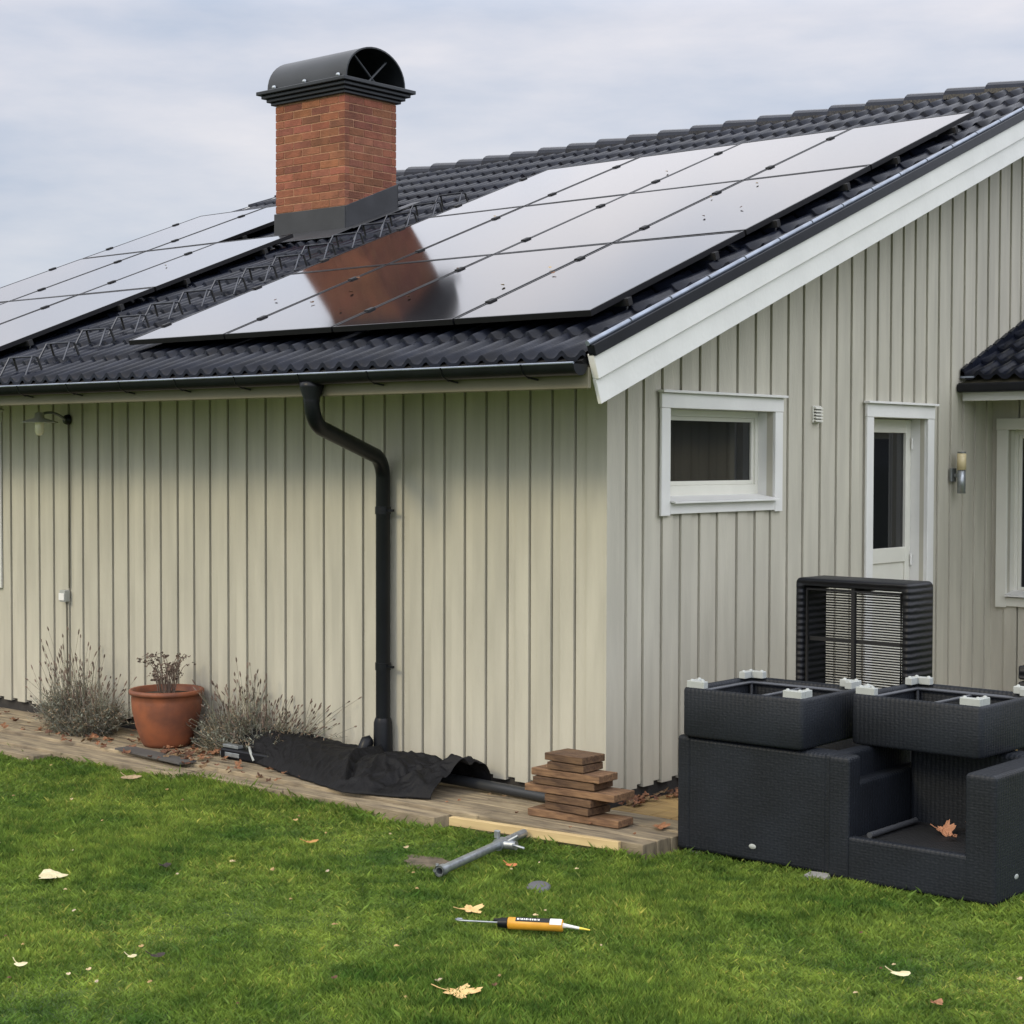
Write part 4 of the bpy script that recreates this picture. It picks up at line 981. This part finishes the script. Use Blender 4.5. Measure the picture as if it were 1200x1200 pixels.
cc = make_chair("wicker_armchair", 0.95, 0.82, HC, "dark wicker armchair standing behind, under the tipped wicker table", True, math.pi, (1.53, 1.82, G), armw=0.165)
for ch_, x, z in ((ca, 0.36, 0.0), (cb, 0.86, 0.0)):
    pass
# small oval maker's plates (blank)
b = MB(); b.lathe([(0.0, 0.002), (0.017, 0.002), (0.020, -0.001)], (1.02-0.50, 0.80, 0.095), 18, Matrix.Rotation(R(-90), 3, 'X') @ Matrix.Diagonal((1.15, 0.7, 1))); b.build("badge", GREYPL, ca)
b = MB(); b.lathe([(0.0, 0.002), (0.017, 0.002), (0.020, -0.001)], (0.93, 0.24, 0.12), 18, Matrix.Rotation(R(90), 3, 'Y') @ Matrix.Diagonal((0.7, 1.15, 1))); b.build("badge", GREYPL, cb)
for x, y, s, rr_, lab in ((2.22, 0.02, 0.052, 0.3, "curled tan leaf in the middle of the armchair seat"), (2.26, 0.24, 0.042, 1.7, "brown leaf leaning by the right arm of the armchair seat"), (2.33, -0.10, 0.028, 2.5, "small brown leaf near the right arm on the armchair seat")):
    b = MB(); leaf_shape(b, (x, y, G+0.245), s, rr_, 5, 0.7, 1.3, tilt=0.5 if s < 0.06 and s > .04 else 0.15); tag(b.build("fallen_leaf", mat("tan_leaf", (0.42, 0.20, 0.11), 0.7)), lab, "leaf", "fallen leaves")

def make_module(W, D, H, mt=WICK, mi=WINN, slats=False):
    root = empty("wicker_table", (0, 0, 0), "x", "table", "upturned wicker tables")
    t = 0.035 if not slats else 0.05
    b = MB(); b.box((0, 0, 0), (W, t, H)); b.box((0, D-t, 0), (W, D, H)); b.box((0, t, 0), (t, D-t, H)); b.box((W-t, t, 0), (W, D-t, H))
    # join into one ring with rounded outer corners
    b = MB(); r_ = 0.03; n = 5; outer = []
    for (cx_, cy_, a0) in ((W-r_, r_, -90), (W-r_, D-r_, 0), (r_, D-r_, 90), (r_, r_, 180)):
        for k in range(n+1): a = R(a0+90*k/n); outer.append((cx_+r_*math.cos(a), cy_+r_*math.sin(a)))
    inner = [((x-W/2)*(1-2*t/W)+W/2, (y-D/2)*(1-2*t/D)+D/2) for x, y in outer]; m_ = len(outer)
    rings = [(outer, 0.012, 0), (outer, H-0.014, 0)]
    def ringp(lst, z, ins): return [((x-W/2)*(1-2*ins/W)+W/2, (y-D/2)*(1-2*ins/D)+D/2, z) for x, y in lst]
    prof = [ringp(outer, 0.0, 0.014), ringp(outer, 0.004, 0.004), ringp(outer, 0.016, 0), ringp(outer, H-0.016, 0), ringp(outer, H-0.004, 0.004), ringp(outer, H, 0.014), ringp(outer, H-0.003, t-0.004), ringp(outer, H-0.02, t), ringp(outer, 0.02, t)]
    V = [p for rg_ in prof for p in rg_]; F = [(i*m_+k, i*m_+(k+1) % m_, (i+1)*m_+(k+1) % m_, (i+1)*m_+k) for i in range(len(prof)-1) for k in range(m_)]
    b.add(V, F, 1.0, True); b.build("side_panels", mt, root)
    if not slats:
        b = MB(); b.box((0.02, 0.02, 0.002), (W-0.02, D-0.02, 0.014)); b.build("table_top", mi, root)
    else:
        b = MB(); y = 0.03
        while y < D-0.03: b.tube([(0.03, y, 0.012), (W-0.03, y, 0.012)], 0.0052, 5); y += 0.0165
        b.build("table_top", WICKH, root)
    b = MB(); i_ = t+0.02; z = H-0.03
    b.tube([(i_, i_, z), (W-i_, i_, z), (W-i_, D-i_, z), (i_, D-i_, z), (i_, i_, z)], 0.011, 8)
    b.tube([(W*0.5, i_, z-.01), (W*0.5, D-i_, z-.01)], 0.010, 8)
    for x_ in (i_, W*0.5, W-i_):
        for y_ in (i_, D-i_): b.tube([(x_, y_, z), (x_, y_, 0.02)], 0.010, 8)
    b.build("inner_frame", BLACKM if slats else TUBE, root)
    return root
def corner_foot(sx, sy, W, D, H, root):
    # L-shaped grey plastic foot with two knobs, upturned on the corner
    b = MB(); x0 = 0.018 if sx < 0 else W-0.018; y0 = 0.018 if sy < 0 else D-0.018; L_ = 0.115; t = 0.042; z0_, z1_ = H-0.004, H+0.036
    dx = -sx; dy = -sy
    def bb(xa, xb, ya, yb, za, zb): b.box((min(xa, xb), min(ya, yb), za), (max(xa, xb), max(ya, yb), zb))
    bb(x0, x0+dx*L_, y0, y0+dy*t, z0_, z1_); bb(x0, x0+dx*t, y0+dy*t, y0+dy*L_, z0_, z1_)
    for (kx, ky) in ((x0+dx*0.022, y0+dy*0.022), (x0+dx*(L_-0.02), y0+dy*0.02), (x0+dx*0.02, y0+dy*(L_-0.02))):
        b.lathe([(0.012, 0), (0.011, 0.005), (0.006, 0.009), (0.0, 0.010)], (kx, ky, z1_-0.001), 10)
    return b.build("corner_foot", GREYPL, root, bevel=0.003, seg=1)
t1 = make_module(0.765, 0.68, 0.272)
for sx in (-1, 1):
    for sy in (-1, 1): corner_foot(sx, sy, 0.765, 0.68, 0.272, t1)
t1.location = (0.868, -0.435, 0.502); t1['label'] = "upturned square wicker table with grey corner feet, left of the pair on the armchairs"
t2 = copy_tree(t1); t2.location = (1.70, -0.045, 0.502); t2['label'] = "upturned square wicker table with grey corner feet, right of the pair on the armchairs"
t1.rotation_euler = (0, 0, R(0.5)); t2.rotation_euler = (0, 0, R(-1.5))
# the table tipped on its side on the rear armchair: the open underside faces the camera
t3 = make_module(0.81, 0.78, 0.30, mt=WICKT, mi=WICKT, slats=True); t3.location = (0.60, 1.50, 1.275-0.80+0.03); t3.rotation_euler = (R(90), 0, R(-2))
t3.location = (0.60, 1.50, 0.505)
t3['label'] = "larger wicker table tipped on its side behind, showing its barred underside"
b = MB()
b.cut(); b.box((0.395, 0.04, 0.255), (0.42, 0.74, 0.28)); b.cut(); b.box((0.04, 0.385, 0.235), (0.77, 0.41, 0.254)); b.pieces("cross_bar", BLACKM, t3)
# a further wicker piece at the right edge
ot = empty("wicker_stool", (1.945, 1.5, G), "dark banded wicker stool at the right edge beyond the armchairs", "stool")
b = MB(); W, D, H = 0.55, 0.55, 0.94
b.box((0, 0, 0.05), (W, D, 0.40)); b.box((0, 0, 0.41), (W, D, 0.65)); b.box((0, 0, 0.66), (W, D, 0.86)); b.box((-0.0, 0, 0.872), (W, D, 0.955)); b.build("stool_body", WICKH, ot, bevel=0.012, seg=2)
b = MB()
for x in (0.05, W-0.05):
    for y in (0.05, D-0.05): b.cut(); b.box((x-0.03, y-0.03, 0), (x+0.03, y+0.03, 0.052))
b.pieces("leg", BLACKM, ot)
# concrete paver under the joint of the armchairs
b = MB(); b.box((-0.06, -0.05, 0), (0.06, 0.05, 0.03)); o = b.build("paving_block", mat("concrete", (0.34, 0.33, 0.31), 0.9, var=0.25, vscale=20, bump=0.4)); o.location = (1.755, -0.46, G-0.005); o.rotation_euler = (0, 0, 0.15); tag(o, "small grey concrete block in the grass under the join of the two armchairs", "block")
